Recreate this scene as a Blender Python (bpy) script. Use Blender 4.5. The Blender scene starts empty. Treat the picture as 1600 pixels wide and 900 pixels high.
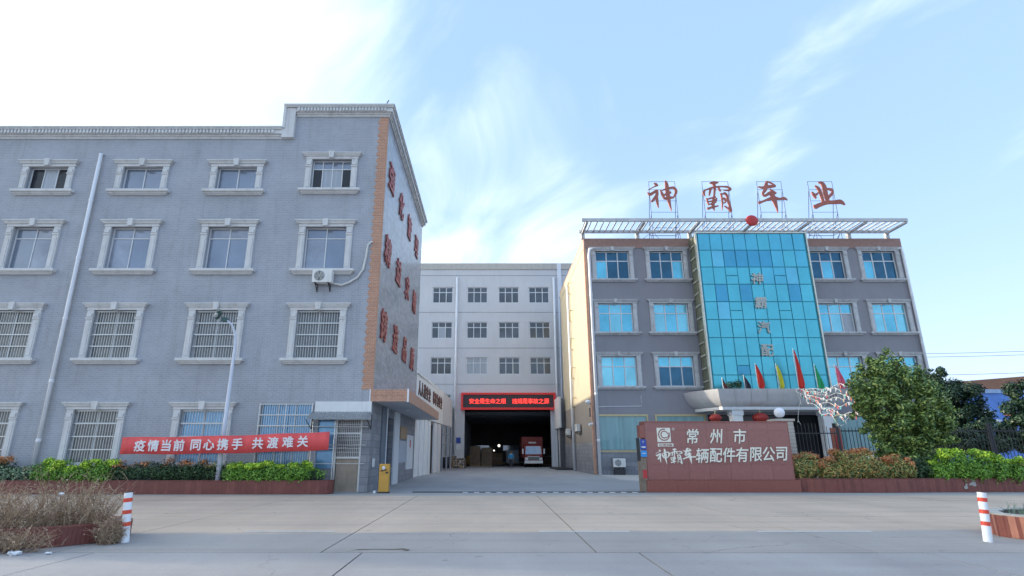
import bpy, math, random
import numpy as np
from mathutils import Vector, Matrix
random.seed(7); rng = np.random.default_rng(11)
S = bpy.context.scene
COL = S.collection
R = math.radians

# ------------------------------------------------------------------ camera, world, sun, exposure
cd = bpy.data.cameras.new('camera'); cam = bpy.data.objects.new('camera', cd); COL.objects.link(cam)
cam.location = (0, 0, 1.6); cam.rotation_euler = (R(90 + 16.33), 0, 0)
cd.sensor_width = 36; cd.lens = 877 / 1600 * 36; cd.shift_x = 0.02
cd.clip_start = 0.1; cd.clip_end = 6000
S.camera = cam

SUN_EL, SUN_AZ = R(10), R(75)              # azimuth: from the view direction towards the left
w = bpy.data.worlds.new('World'); S.world = w; w.use_nodes = True
nt = w.node_tree; N = nt.nodes; L = nt.links; N.clear()
def wn(t, **k):
    n = N.new(t)
    for a, b in k.items(): setattr(n, a, b)
    return n
out = wn('ShaderNodeOutputWorld'); bg = wn('ShaderNodeBackground')
sky = wn('ShaderNodeTexSky', sky_type='NISHITA', sun_disc=False, sun_elevation=SUN_EL,
         sun_rotation=-SUN_AZ, air_density=0.9, dust_density=0.5, ozone_density=1.5)
bg.inputs[1].default_value = 0.15
tc = wn('ShaderNodeTexCoord')
CLX, CLY = 9.9, 1.1
# cirrus: two stretched noises on the sky direction projected to a high plane
sp = wn('ShaderNodeSeparateXYZ'); L.new(tc.outputs['Generated'], sp.inputs[0])
def math_n(op, a, b=None, c=None, clamp=False):
    m = wn('ShaderNodeMath', operation=op, use_clamp=clamp)
    for i, v in enumerate((a, b, c)):
        if v is None: continue
        if isinstance(v, (int, float)): m.inputs[i].default_value = v
        else: L.new(v, m.inputs[i])
    return m.outputs[0]
zc = math_n('ADD', math_n('MAXIMUM', sp.outputs[2], 0.0), 0.22)
px = math_n('DIVIDE', sp.outputs[0], zc); py = math_n('DIVIDE', sp.outputs[1], zc)
cb = wn('ShaderNodeCombineXYZ'); L.new(px, cb.inputs[0]); L.new(py, cb.inputs[1])
mp0 = wn('ShaderNodeMapping'); L.new(cb.outputs[0], mp0.inputs[0]); mp0.inputs['Rotation'].default_value = (0, 0, R(52))
mp = wn('ShaderNodeMapping'); L.new(mp0.outputs[0], mp.inputs[0]); mp.inputs['Scale'].default_value = (1.35, 1.9, 1)
mp.inputs['Location'].default_value = (CLX, CLY, 0)
n1 = wn('ShaderNodeTexNoise'); L.new(mp.outputs[0], n1.inputs[0])
n1.inputs['Scale'].default_value = 1.1; n1.inputs['Detail'].default_value = 9; n1.inputs['Roughness'].default_value = .54; n1.inputs['Distortion'].default_value = .8
n2 = wn('ShaderNodeTexNoise'); L.new(cb.outputs[0], n2.inputs[0])
n2.inputs['Scale'].default_value = .75; n2.inputs['Detail'].default_value = 2; n2.inputs['Distortion'].default_value = .3
# more cloud towards the sun side
side = math_n('MULTIPLY_ADD', px, -0.10, -0.02)
den = math_n('ADD', math_n('ADD', n1.outputs[0], math_n('MULTIPLY', math_n('SUBTRACT', n2.outputs[0], .5), .9)), side)
cl = wn('ShaderNodeMapRange'); L.new(den, cl.inputs[0]); cl.inputs[1].default_value = .40; cl.inputs[2].default_value = .90; cl.interpolation_type = 'SMOOTHSTEP'
cov = math_n('MULTIPLY', cl.outputs[0], .72)
# thin high haze: pale everywhere, paler near the horizon, white round the sun
dt = wn('ShaderNodeVectorMath', operation='DOT_PRODUCT'); L.new(tc.outputs['Generated'], dt.inputs[0])
dt.inputs[1].default_value = (-math.sin(SUN_AZ) * math.cos(SUN_EL), math.cos(SUN_AZ) * math.cos(SUN_EL), math.sin(SUN_EL))
gl_ = wn('ShaderNodeMapRange'); L.new(math_n('ADD', dt.outputs['Value'], math_n('MULTIPLY', math_n('SUBTRACT', n1.outputs[0], .5), .75)), gl_.inputs[0]); gl_.interpolation_type = 'SMOOTHSTEP'
gl_.inputs[1].default_value = .30; gl_.inputs[2].default_value = .92
hz = math_n('POWER', math_n('SUBTRACT', 1.0, math_n('MAXIMUM', sp.outputs[2], 0.0), clamp=True), 5.0)
lift = wn('ShaderNodeMix', data_type='RGBA'); lift.inputs[0].default_value = .7
L.new(sky.outputs[0], lift.inputs[6]); lift.inputs[7].default_value = (1.68, 2.52, 3.9, 1)
l2 = wn('ShaderNodeMix', data_type='RGBA'); L.new(math_n('MULTIPLY', hz, .62), l2.inputs[0]); L.new(lift.outputs[2], l2.inputs[6]); l2.inputs[7].default_value = (3.3, 3.75, 4.75, 1)
l3 = wn('ShaderNodeMix', data_type='RGBA'); L.new(cov, l3.inputs[0]); L.new(l2.outputs[2], l3.inputs[6]); l3.inputs[7].default_value = (4.9, 5.3, 5.5, 1)
mix = wn('ShaderNodeMix', data_type='RGBA'); L.new(math_n('MULTIPLY', gl_.outputs[0], .95), mix.inputs[0]); L.new(l3.outputs[2], mix.inputs[6]); mix.inputs[7].default_value = (3.7, 4.2, 4.15, 1)
au = wn('ShaderNodeMapRange', interpolation_type='SMOOTHSTEP'); L.new(dt.outputs['Value'], au.inputs[0]); au.inputs[1].default_value = .86; au.inputs[2].default_value = 1.0
mix_ = mix; mix = wn('ShaderNodeMix', data_type='RGBA'); L.new(au.outputs[0], mix.inputs[0]); L.new(mix_.outputs[2], mix.inputs[6]); mix.inputs[7].default_value = (44, 40, 34, 1)
L.new(mix.outputs[2], bg.inputs[0]); L.new(bg.outputs[0], out.inputs[0])

sl = bpy.data.lights.new('sun', 'SUN'); sun = bpy.data.objects.new('sun', sl); COL.objects.link(sun)
sl.energy = 2.0; sl.angle = R(0.6); sl.color = (1.0, .87, .68)
sdir = Vector((-math.sin(SUN_AZ) * math.cos(SUN_EL), math.cos(SUN_AZ) * math.cos(SUN_EL), math.sin(SUN_EL)))
sun.rotation_euler = sdir.to_track_quat('Z', 'Y').to_euler(); sun.location = (-30, 10, 40)
S.view_settings.view_transform = 'Standard'; S.view_settings.look = 'None'
S.view_settings.exposure = 1.22; S.view_settings.gamma = 1.0; S.view_settings.use_curve_mapping = False

# ------------------------------------------------------------------ materials
def mat(name, col, rough=.7, metal=0, var=.12, scale=3.0, bump=0, bscale=30, spec=.5, stain=0, emit=None, estr=1, island=None,
        brick=None, alpha=None, stretch=None, coat=0, sheen=0):
    m = bpy.data.materials.new(name); m.use_nodes = True
    t = m.node_tree; nd = t.nodes; lk = t.links; b = nd['Principled BSDF']
    b.inputs['Roughness'].default_value = rough; b.inputs['Metallic'].default_value = metal
    b.inputs['Specular IOR Level'].default_value = spec; b.inputs['Coat Weight'].default_value = coat
    g = nd.new('ShaderNodeNewGeometry')
    src = g.outputs['Position']
    if stretch:
        mm = nd.new('ShaderNodeMapping'); lk.new(src, mm.inputs[0]); mm.inputs['Scale'].default_value = stretch; vsrc = mm.outputs[0]
    else: vsrc = src
    def mixc(fac, a, c, bt='MIX'):
        x = nd.new('ShaderNodeMix'); x.data_type = 'RGBA'; x.blend_type = bt
        for i, v in ((0, fac), (6, a), (7, c)):
            if isinstance(v, (int, float)): x.inputs[i].default_value = v
            elif isinstance(v, tuple): x.inputs[i].default_value = (*v[:3], 1)
            else: lk.new(v, x.inputs[i])
        return x.outputs[2]
    cur = tuple(col)
    if island:                        # list of colours chosen leaf by leaf
        cr = nd.new('ShaderNodeValToRGB'); lk.new(g.outputs['Random Per Island'], cr.inputs[0])
        el = cr.color_ramp.elements
        while len(el) < len(island): el.new(.5)
        for i, c in enumerate(island):
            el[i].position = i / (len(island) - 1); el[i].color = (*c, 1)
        cur = cr.outputs[0]
    if brick:                         # (width, height, colour2, mortar colour, mortar size)
        bw, bh, c2, mc, ms = brick
        sx = nd.new('ShaderNodeSeparateXYZ'); lk.new(src, sx.inputs[0])
        ad = nd.new('ShaderNodeMath'); lk.new(sx.outputs[0], ad.inputs[0]); lk.new(sx.outputs[1], ad.inputs[1])
        cx = nd.new('ShaderNodeCombineXYZ'); lk.new(ad.outputs[0], cx.inputs[0]); lk.new(sx.outputs[2], cx.inputs[1])
        bt = nd.new('ShaderNodeTexBrick'); lk.new(cx.outputs[0], bt.inputs[0])
        bt.inputs['Color1'].default_value = (*col, 1); bt.inputs['Color2'].default_value = (*c2, 1); bt.inputs['Mortar'].default_value = (*mc, 1)
        bt.inputs['Scale'].default_value = 1; bt.inputs['Mortar Size'].default_value = ms; bt.inputs['Mortar Smooth'].default_value = .3
        bt.inputs['Brick Width'].default_value = bw; bt.inputs['Row Height'].default_value = bh
        cur = bt.outputs[0]
    if var:
        n = nd.new('ShaderNodeTexNoise'); lk.new(vsrc, n.inputs[0]); n.inputs['Scale'].default_value = scale; n.inputs['Detail'].default_value = 6; n.inputs['Roughness'].default_value = .62
        mr = nd.new('ShaderNodeMapRange'); lk.new(n.outputs[0], mr.inputs[0]); mr.inputs[1].default_value = .25; mr.inputs[2].default_value = .75
        mr.inputs[3].default_value = 1 - var; mr.inputs[4].default_value = 1 + var
        vm = nd.new('ShaderNodeVectorMath'); vm.operation = 'SCALE'
        if isinstance(cur, tuple): vm.inputs[0].default_value = cur[:3]
        else: lk.new(cur, vm.inputs[0])
        lk.new(mr.outputs[0], vm.inputs['Scale']); cur = vm.outputs[0]
    if stain:
        mm = nd.new('ShaderNodeMapping'); lk.new(src, mm.inputs[0]); mm.inputs['Scale'].default_value = (2.2, 2.2, .25)
        n = nd.new('ShaderNodeTexNoise'); lk.new(mm.outputs[0], n.inputs[0]); n.inputs['Scale'].default_value = 1.6; n.inputs['Detail'].default_value = 8; n.inputs['Roughness'].default_value = .7
        mr = nd.new('ShaderNodeMapRange'); lk.new(n.outputs[0], mr.inputs[0]); mr.inputs[1].default_value = .5; mr.inputs[2].default_value = .72; mr.inputs[4].default_value = stain
        cur = mixc(mr.outputs[0], cur, (.13, .115, .09))
    if isinstance(cur, tuple): b.inputs['Base Color'].default_value = (*cur[:3], 1)
    else: lk.new(cur, b.inputs['Base Color'])
    if bump:
        n = nd.new('ShaderNodeTexNoise'); lk.new(vsrc, n.inputs[0]); n.inputs['Scale'].default_value = bscale; n.inputs['Detail'].default_value = 5
        bp = nd.new('ShaderNodeBump'); bp.inputs['Strength'].default_value = bump; bp.inputs['Distance'].default_value = .02; lk.new(n.outputs[0], bp.inputs['Height']); lk.new(bp.outputs[0], b.inputs['Normal'])
    if emit:
        b.inputs['Emission Color'].default_value = (*emit, 1); b.inputs['Emission Strength'].default_value = estr
    return m

M = {}
def mk(k, *a, **kw): M[k] = mat(k, *a, **kw)
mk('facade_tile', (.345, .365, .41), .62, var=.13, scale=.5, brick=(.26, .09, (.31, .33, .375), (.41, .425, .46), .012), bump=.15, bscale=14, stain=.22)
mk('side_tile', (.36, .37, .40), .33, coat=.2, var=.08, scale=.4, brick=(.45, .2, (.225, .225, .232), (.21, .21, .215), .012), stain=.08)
mk('orange_tile', (.50, .25, .155), .6, var=.12, scale=2, brick=(.2, .09, (.44, .21, .13), (.5, .37, .29), .01))
mk('white_trim', (.62, .62, .62), .6, var=.08, scale=2.5, stain=.26, bump=.2, bscale=8)
mk('white_paint', (.72, .73, .73), .55, var=.06, scale=2, stain=.12)
mk('white_frame', (.66, .68, .70), .4, var=.04)
mk('steel', (.55, .56, .56), .38, metal=.6, var=.08, scale=6)
mk('dark_steel', (.05, .05, .055), .5, metal=.4, var=.15, scale=8)
mk('galv_blue', (.33, .36, .42), .45, metal=.5, var=.1, scale=5)
mk('frame_blue', (.06, .085, .17), .6, var=.1)
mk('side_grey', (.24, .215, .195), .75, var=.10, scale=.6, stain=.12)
mk('pane_grey', (.22, .26, .33), .07, var=.22, scale=.45, spec=1.0, metal=.25)
mk('pane_grey_b', (.27, .30, .36), .12, var=.35, scale=.9, spec=1.0, metal=.15)
mk('pane_curtain', (.34, .37, .41), .25, var=.2, scale=1.3, spec=.8, stretch=(6, 6, .3))
mk('pane_dark', (.018, .02, .025), .2, var=.3, scale=2)
mk('pane_barred', (.17, .175, .175), .15, var=.35, scale=1.1, spec=.7)
mk('pane_sky', (.16, .33, .52), .12, var=.2, scale=2, metal=.3)
mk('pane_cyan', (.15, .50, .63), .12, var=.22, scale=.7, metal=.55)
mk('pane_cyan_pale', (.22, .57, .67), .12, var=.22, scale=.7, metal=.5)
mk('pane_navy', (.03, .115, .19), .1, var=.35, scale=.7, metal=.4)
mk('curtain_wall_a', (.10, .46, .54), .27, var=.12, scale=.6, metal=.6)
mk('curtain_wall_b', (.10, .44, .56), .27, var=.12, scale=.6, metal=.6)
mk('curtain_wall_c', (.07, .33, .48), .25, var=.12, scale=.6, metal=.6)
mk('curtain_wall_d', (.14, .48, .60), .2, var=.12, scale=.6, metal=.6)
mk('mullion', (.02, .20, .26), .4, var=.1, metal=.4)
mk('edge_metal', (.62, .62, .54), .35, metal=.5, var=.1)
mk('green_strip', (.12, .135, .10), .6, var=.3, scale=3, stain=.3)
mk('rb_wall', (.265, .258, .285), .75, var=.10, scale=.35, stain=.12, bump=.15, bscale=20)
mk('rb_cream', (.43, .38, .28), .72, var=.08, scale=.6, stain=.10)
mk('rb_base_tile', (.27, .275, .295), .6, var=.1, scale=.6, brick=(.6, .3, (.185, .195, .225), (.14, .15, .17), .014))
mk('brick_red', (.335, .185, .15), .7, var=.15, scale=3, brick=(.24, .08, (.285, .155, .125), (.33, .25, .22), .01), stain=.12)
mk('surround_grey', (.52, .52, .53), .6, var=.18, scale=2, stain=.45)
mk('gold_frame', (.50, .42, .24), .35, metal=.4, var=.1)
mk('drape_teal', (.17, .34, .36), .45, var=.28, scale=1.2, stretch=(5, 5, .12), spec=.8, coat=.6)
mk('bb_wall', (.60, .60, .62), .75, var=.06, scale=.35, stain=.09)
mk('bb_cornice', (.50, .47, .43), .7, var=.08, stain=.2)
mk('bb_pane', (.10, .115, .13), .1, var=.4, scale=.5, metal=.2)
mk('pvc', (.76, .78, .82), .4, var=.06, scale=2, stain=.12)
mk('granite', (.28, .108, .095), .28, var=.13, scale=8, bump=.02, coat=.25)
mk('granite_b', (.29, .115, .10), .28, var=.13, scale=8, coat=.25)
mk('granite_base', (.25, .075, .055), .3, var=.15, scale=8, coat=.2)
mk('letter_gold', (.80, .78, .68), .45, metal=.0, var=.10, scale=10)
mk('letter_bronze', (.42, .43, .40), .45, metal=.4, var=.25, scale=8)
mk('letter_red', (.36, .08, .065), .5, var=.3, scale=1.2)
mk('letter_roof', (.36, .105, .075), .55, var=.22, scale=1.2)
mk('letter_dark', (.16, .085, .07), .55, var=.2)
mk('red_ball', (.46, .03, .03), .45, var=.1)
mk('banner_red', (.72, .085, .085), .6, var=.14, scale=1.2, stretch=(3, 1, .8))
mk('banner_white', (.74, .74, .76), .6, var=.03)
mk('led_board', (.05, .035, .04), .5, var=.1)
mk('led_frame', (.50, .03, .03), .4, var=.05, emit=(1, .03, .02), estr=.07)
mk('led_text', (.5, .01, .01), .5, var=0, emit=(1, .05, .04), estr=1.1)
mk('planter_tile', (.17, .048, .038), .45, var=.22, scale=5)
mk('planter_tile_b', (.205, .062, .048), .42, var=.2, scale=5)
mk('planter_tile_c', (.40, .17, .12), .42, var=.2, scale=5)
mk('soil', (.10, .08, .06), .95, var=.3, scale=6, bump=.5, bscale=20)
mk('kerb_stone', (.40, .385, .36), .85, var=.12, scale=3)
mk('yellow_paint', (.58, .31, .05), .5, var=.12, scale=4, stain=.15)
mk('post_white', (.80, .82, .85), .45, var=.04)
mk('post_red', (.70, .065, .03), .45, var=.08, scale=8)
mk('lamp_pole', (.62, .66, .76), .45, var=.05)
mk('lamp_green', (.05, .12, .11), .5, var=.1)
mk('glass_clear', (.75, .80, .84), .12, var=0, spec=1)
mk('ac_case', (.72, .72, .70), .5, var=.05, stain=.12)
mk('ac_grille', (.14, .15, .16), .5, var=.1)
mk('pipe_wrap', (.64, .64, .62), .7, var=.1)
mk('awning', (.36, .37, .38), .45, metal=.5, var=.2, scale=6, stain=.3)
mk('wood', (.34, .235, .145), .7, var=.2, scale=8, stretch=(6, 6, 1))
mk('door_brown', (.30, .245, .19), .6, var=.25, scale=2, stain=.25)
mk('door_blue', (.13, .16, .20), .5, var=.1)
mk('notice_grey', (.40, .44, .50), .6, var=.1, scale=7)
mk('notice_white', (.66, .68, .70), .5, var=.05)
mk('sign_blue', (.03, .07, .36), .45, var=.05)
mk('sign_cyan', (.03, .28, .70), .45, var=.05)
mk('print_red', (.5, .04, .04), .5, var=.1)
mk('print_black', (.05, .04, .04), .5, var=.05)
mk('rust_metal', (.22, .17, .13), .7, var=.35, scale=5, stain=.3)
mk('canopy_metal', (.60, .60, .62), .26, metal=.35, var=.07, scale=1.5, stain=.1)
mk('soffit', (.50, .51, .53), .7, var=.06)
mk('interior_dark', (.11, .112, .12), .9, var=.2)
mk('interior_floor', (.10, .10, .11), .7, var=.15)
mk('lantern_red', (.30, .02, .014), .5, var=.1)
mk('pole_white', (.7, .7, .68), .4, var=0)
for k, c in dict(red=(.62, .03, .015), yellow=(.60, .56, .03), green=(.02, .36, .12), pink=(.70, .12, .20), maroon=(.10, .015, .02), orange=(.7, .22, .12),
                 white=(.58, .60, .62), teal=(.10, .48, .46), navy=(.03, .03, .05)).items():
    mk('cloth_' + k, c, .7, var=.12, scale=5)
mk('globe_white', (.78, .78, .84), .25, var=0)
mk('brick_pale', (.47, .435, .39), .75, var=.12, scale=4)
mk('mortar', (.24, .22, .2), .9, var=.1)
mk('iron', (.035, .036, .042), .5, metal=.3, var=.2)
mk('leaf_tree', (.1, .1, .1), .5, island=[(0.043, 0.091, 0.032), (0.079, 0.156, 0.049), (0.146, 0.242, 0.059), (0.281, 0.373, 0.093), (0.401, 0.467, 0.134)], var=.3, scale=.9, spec=.4)
mk('leaf_dark', (.1, .1, .1), .45, island=[(0.015, 0.037, 0.024), (0.024, 0.055, 0.032), (0.037, 0.078, 0.041), (0.058, 0.102, 0.044)], var=.3, scale=.9, spec=.4)
mk('leaf_lime', (.1, .1, .1), .5, island=[(0.116, 0.254, 0.028), (0.254, 0.462, 0.042), (0.462, 0.694, 0.058), (0.832, 0.970, 0.092)], var=.2, scale=2, spec=.35)
mk('leaf_lime_deep', (.1, .1, .1), .5, island=[(0.068, 0.173, 0.028), (0.139, 0.289, 0.037), (0.232, 0.439, 0.050)], var=.2, scale=2, spec=.35)
mk('leaf_deep', (.1, .1, .1), .5, island=[(0.021, 0.051, 0.028), (0.034, 0.077, 0.034), (0.055, 0.111, 0.044), (0.086, 0.145, 0.051)], var=.2, scale=2, spec=.35)
mk('leaf_rust', (.1, .1, .1), .5, island=[(0.198, 0.164, 0.065), (0.438, 0.198, 0.076), (0.656, 0.230, 0.099), (0.787, 0.372, 0.175)], var=.2, scale=2, spec=.35)
mk('leaf_mixed', (.1, .1, .1), .5, island=[(0.079, 0.160, 0.054), (0.188, 0.267, 0.079), (0.427, 0.360, 0.107), (0.640, 0.294, 0.107)], var=.2, scale=2, spec=.35)
mk('leaf_pale', (.1, .1, .1), .5, island=[(0.086, 0.153, 0.086), (0.171, 0.255, 0.153), (0.341, 0.443, 0.255)], var=.2, scale=2)
mk('bark', (.11, .085, .065), .9, var=.25, scale=6, bump=.5, bscale=12)
mk('dry_twig', (.1, .1, .1), .9, island=[(.20, .13, .08), (.32, .22, .14), (.42, .30, .20), (.52, .40, .28)], var=.2, scale=3)
mk('dry_seed', (.1, .1, .1), .9, island=[(.34, .25, .17), (.46, .34, .24), (.56, .44, .33)], var=.2, scale=3)
mk('truck_red', (.20, .018, .015), .4, var=.12, scale=2, coat=.3)
mk('truck_box', (.22, .028, .024), .55, var=.15, scale=2)
mk('windscreen', (.20, .26, .34), .08, var=.15, spec=1, metal=.3)
mk('lamp_lens', (.62, .65, .68), .15, var=0, spec=1)
mk('tyre', (.02, .02, .021), .85, var=.1)
mk('car_white', (.66, .68, .72), .25, var=.03, coat=.6)
mk('skin', (.38, .23, .16), .6, var=.05); mk('hair', (.012, .01, .01), .6, var=.1)
mk('jacket_blue', (.035, .26, .48), .7, var=.1, scale=6); mk('trouser_dark', (.03, .035, .05), .8, var=.1)
mk('sacking', (.32, .22, .135), .85, var=.3, scale=5); mk('crate_brown', (.15, .115, .08), .85, var=.25, scale=3)
mk('line_white', (.62, .63, .64), .8, var=.18, scale=9)
mk('litter', (.72, .73, .75), .6, var=.1)
mk('mural_blue', (.11, .24, .62), .6, var=.25, scale=.8); mk('mural_pale', (.32, .45, .66), .6, var=.2)
mk('roof_brown', (.32, .155, .095), .7, var=.15, scale=1.5); mk('far_wall', (.34, .31, .31), .8, var=.1)
mk('cable', (.10, .12, .17), .7, var=0)
mk('patch_dark', (.13, .115, .09), .9, var=.35, scale=8)
mk('lamp_on', (.9, .9, .85), .5, var=0, emit=(1, .95, .85), estr=.8)

# concrete paving: two tones with fine relief
def concrete(name, a, b, split=None, joint=False):
    m = bpy.data.materials.new(name); m.use_nodes = True; t = m.node_tree; nd = t.nodes; lk = t.links; bs = nd['Principled BSDF']
    bs.inputs['Roughness'].default_value = .82; bs.inputs['Specular IOR Level'].default_value = .35
    g = nd.new('ShaderNodeNewGeometry')
    def noise(sc, det, stretch=None, rough=.6, dist=0):
        n = nd.new('ShaderNodeTexNoise'); n.inputs['Scale'].default_value = sc; n.inputs['Detail'].default_value = det; n.inputs['Roughness'].default_value = rough; n.inputs['Distortion'].default_value = dist
        if stretch:
            mm = nd.new('ShaderNodeMapping'); lk.new(g.outputs['Position'], mm.inputs[0]); mm.inputs['Scale'].default_value = stretch; lk.new(mm.outputs[0], n.inputs[0])
        else: lk.new(g.outputs['Position'], n.inputs[0])
        return n.outputs[0]
    def rng_(v, a0, a1, b0, b1):
        mr = nd.new('ShaderNodeMapRange'); lk.new(v, mr.inputs[0])
        for i, q in enumerate((a0, a1, b0, b1)): mr.inputs[i + 1].default_value = q
        return mr.outputs[0]
    def mx(f, x, y):
        q = nd.new('ShaderNodeMix'); q.data_type = 'RGBA'
        for i, v in ((0, f), (6, x), (7, y)):
            if isinstance(v, tuple): q.inputs[i].default_value = (*v, 1)
            elif isinstance(v, float): q.inputs[i].default_value = v
            else: lk.new(v, q.inputs[i])
        return q.outputs[2]
    if split:
        sx = nd.new('ShaderNodeSeparateXYZ'); lk.new(g.outputs['Position'], sx.inputs[0])
        wob = nd.new('ShaderNodeMath'); wob.operation = 'MULTIPLY_ADD'; lk.new(noise(.6, 3), wob.inputs[0]); wob.inputs[1].default_value = .7; lk.new(sx.outputs[1], wob.inputs[2])
        wx = nd.new('ShaderNodeMath'); wx.operation = 'MULTIPLY_ADD'; lk.new(sx.outputs[0], wx.inputs[0]); wx.inputs[1].default_value = -.035; lk.new(wob.outputs[0], wx.inputs[2])
        c = mx(rng_(wx.outputs[0], split + .3, split + .65, 0, 1), a, b)
    else: c = mx(noise(.35, 4), a, b)
    v = nd.new('ShaderNodeVectorMath'); v.operation = 'SCALE'; lk.new(c, v.inputs[0])
    f = nd.new('ShaderNodeMath'); f.operation = 'MULTIPLY'
    lk.new(rng_(noise(.45, 5, (1, .35, 1)), .3, .7, .87, 1.1), f.inputs[0]); lk.new(rng_(noise(25, 6), .3, .7, .93, 1.07), f.inputs[1])
    lk.new(f.outputs[0], v.inputs['Scale'])
    st = rng_(noise(1.1, 9, (1, 2.2, 1), .72, .6), .62, .78, 0, .5)
    trk = rng_(noise(1.0, 6, (.07, 1.5, 1), .6), .48, .76, 0, .36)
    v1 = mx(trk, v.outputs[0], (.19, .18, .175))
    sp_ = rng_(noise(3.2, 3, None, .5), .66, .76, 0, .5)
    v1 = mx(sp_, v1, (.12, .115, .11))
    c2 = mx(st, v1, (.085, .08, .075))
    # hairline cracks
    vo = nd.new('ShaderNodeTexVoronoi'); vo.feature = 'DISTANCE_TO_EDGE'; vo.inputs['Scale'].default_value = .22
    dm = nd.new('ShaderNodeVectorMath'); dm.operation = 'MULTIPLY_ADD'
    nn = nd.new('ShaderNodeTexNoise'); nn.inputs['Scale'].default_value = 1.5; nn.inputs['Detail'].default_value = 5; lk.new(g.outputs['Position'], nn.inputs[0])
    lk.new(nn.outputs[1], dm.inputs[0]); dm.inputs[1].default_value = (.9, .9, 0); lk.new(g.outputs['Position'], dm.inputs[2]); lk.new(dm.outputs[0], vo.inputs[0])
    cr = nd.new('ShaderNodeMath'); cr.operation = 'MULTIPLY'; lk.new(rng_(vo.outputs[0], .0, .004, .5, 0), cr.inputs[0]); lk.new(rng_(noise(.3, 2), .5, .62, 0, 1), cr.inputs[1])
    c3 = mx(cr.outputs[0], c2, (.07, .065, .06))
    lk.new(c3, bs.inputs['Base Color'])
    bp = nd.new('ShaderNodeBump'); bp.inputs['Strength'].default_value = .25; bp.inputs['Distance'].default_value = .01; lk.new(noise(60, 4), bp.inputs['Height']); lk.new(bp.outputs[0], bs.inputs['Normal'])
    M[name] = m
concrete('road_concrete', (.345, .325, .315), (.54, .435, .35), split=12.6)
concrete('near_concrete', (.325, .32, .33), (.345, .335, .34))
concrete('yard_concrete', (.31, .31, .32), (.34, .335, .34))
concrete('pale_concrete', (.46, .45, .43), (.42, .41, .41))
concrete('land', (.20, .19, .17), (.14, .14, .11))

# ------------------------------------------------------------------ helpers
class MB:
    def __init__(s): s.v = []; s.f = []; s.sm = False
    def add(s, vs, fs):
        o = len(s.v); s.v += [tuple(p) for p in vs]; s.f += [tuple(i + o for i in f) for f in fs]; return s
    def box(s, x0, x1, y0, y1, z0, z1):
        if x0 > x1: x0, x1 = x1, x0
        if y0 > y1: y0, y1 = y1, y0
        if z0 > z1: z0, z1 = z1, z0
        return s.add([(x0, y0, z0), (x1, y0, z0), (x1, y1, z0), (x0, y1, z0), (x0, y0, z1), (x1, y0, z1), (x1, y1, z1), (x0, y1, z1)],
                     [(0, 3, 2, 1), (4, 5, 6, 7), (0, 1, 5, 4), (1, 2, 6, 5), (2, 3, 7, 6), (3, 0, 4, 7)])
    def tube(s, pts, r, n=8, cap=True):
        pts = [Vector(p) for p in pts]; rs = r if isinstance(r, (list, tuple)) else [r] * len(pts); rings = []
        ref = None
        for i, p in enumerate(pts):
            d = (pts[min(i + 1, len(pts) - 1)] - pts[max(i - 1, 0)]).normalized()
            if ref is None:
                ref = Vector((1, 0, 0)) if abs(d.x) < .8 else Vector((0, 1, 0))
            u = d.cross(ref).normalized(); v = d.cross(u).normalized(); ref = v.cross(d) if False else ref
            rings.append([p + (u * math.cos(a) + v * math.sin(a)) * rs[i] for a in [2 * math.pi * k / n for k in range(n)]])
        vs = [q for rg in rings for q in rg]; fs = []
        for i in range(len(pts) - 1):
            for k in range(n):
                a, b = i * n + k, i * n + (k + 1) % n; fs.append((a, b, b + n, a + n))
        if cap: fs.append(tuple(range(n))[::-1]); fs.append(tuple((len(pts) - 1) * n + k for k in range(n)))
        return s.add(vs, fs)
    def bar(s, a, b, w):
        return s.tube([a, b], w, 4)
    def prism(s, poly, axis, a, b):          # polygon in the two other axes, extruded along axis from a to b
        def P(p, t): return {'x': (t, p[0], p[1]), 'y': (p[0], t, p[1]), 'z': (p[0], p[1], t)}[axis]
        n = len(poly); vs = [P(p, a) for p in poly] + [P(p, b) for p in poly]
        return s.add(vs, [tuple(range(n)), tuple(range(2 * n - 1, n - 1, -1))] + [(i, i + n, (i + 1) % n + n, (i + 1) % n) for i in range(n)])
    def ball(s, c, rx, ry=None, rz=None, nu=16, nv=10):
        ry = ry or rx; rz = rz or rx; vs = [(c[0], c[1], c[2] - rz)]
        for j in range(1, nv):
            t = -math.pi / 2 + math.pi * j / nv
            for i in range(nu):
                a = 2 * math.pi * i / nu; vs.append((c[0] + rx * math.cos(t) * math.cos(a), c[1] + ry * math.cos(t) * math.sin(a), c[2] + rz * math.sin(t)))
        vs.append((c[0], c[1], c[2] + rz)); fs = [(0, 1 + (i + 1) % nu, 1 + i) for i in range(nu)]
        for j in range(nv - 2):
            for i in range(nu):
                a = 1 + j * nu + i; b = 1 + j * nu + (i + 1) % nu; fs.append((a, b, b + nu, a + nu))
        l = 1 + (nv - 2) * nu; fs += [(len(vs) - 1, l + i, l + (i + 1) % nu) for i in range(nu)]
        return s.add(vs, fs)
    def mesh(s, name, m):
        me = bpy.data.meshes.new(name); me.from_pydata(s.v, [], s.f); me.materials.append(M[m]); 
        import bmesh
        bm = bmesh.new(); bm.from_mesh(me); bmesh.ops.recalc_face_normals(bm, faces=bm.faces); bm.to_mesh(me); bm.free()
        if s.sm: me.polygons.foreach_set('use_smooth', [True] * len(me.polygons))
        me.update(); return me

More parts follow.
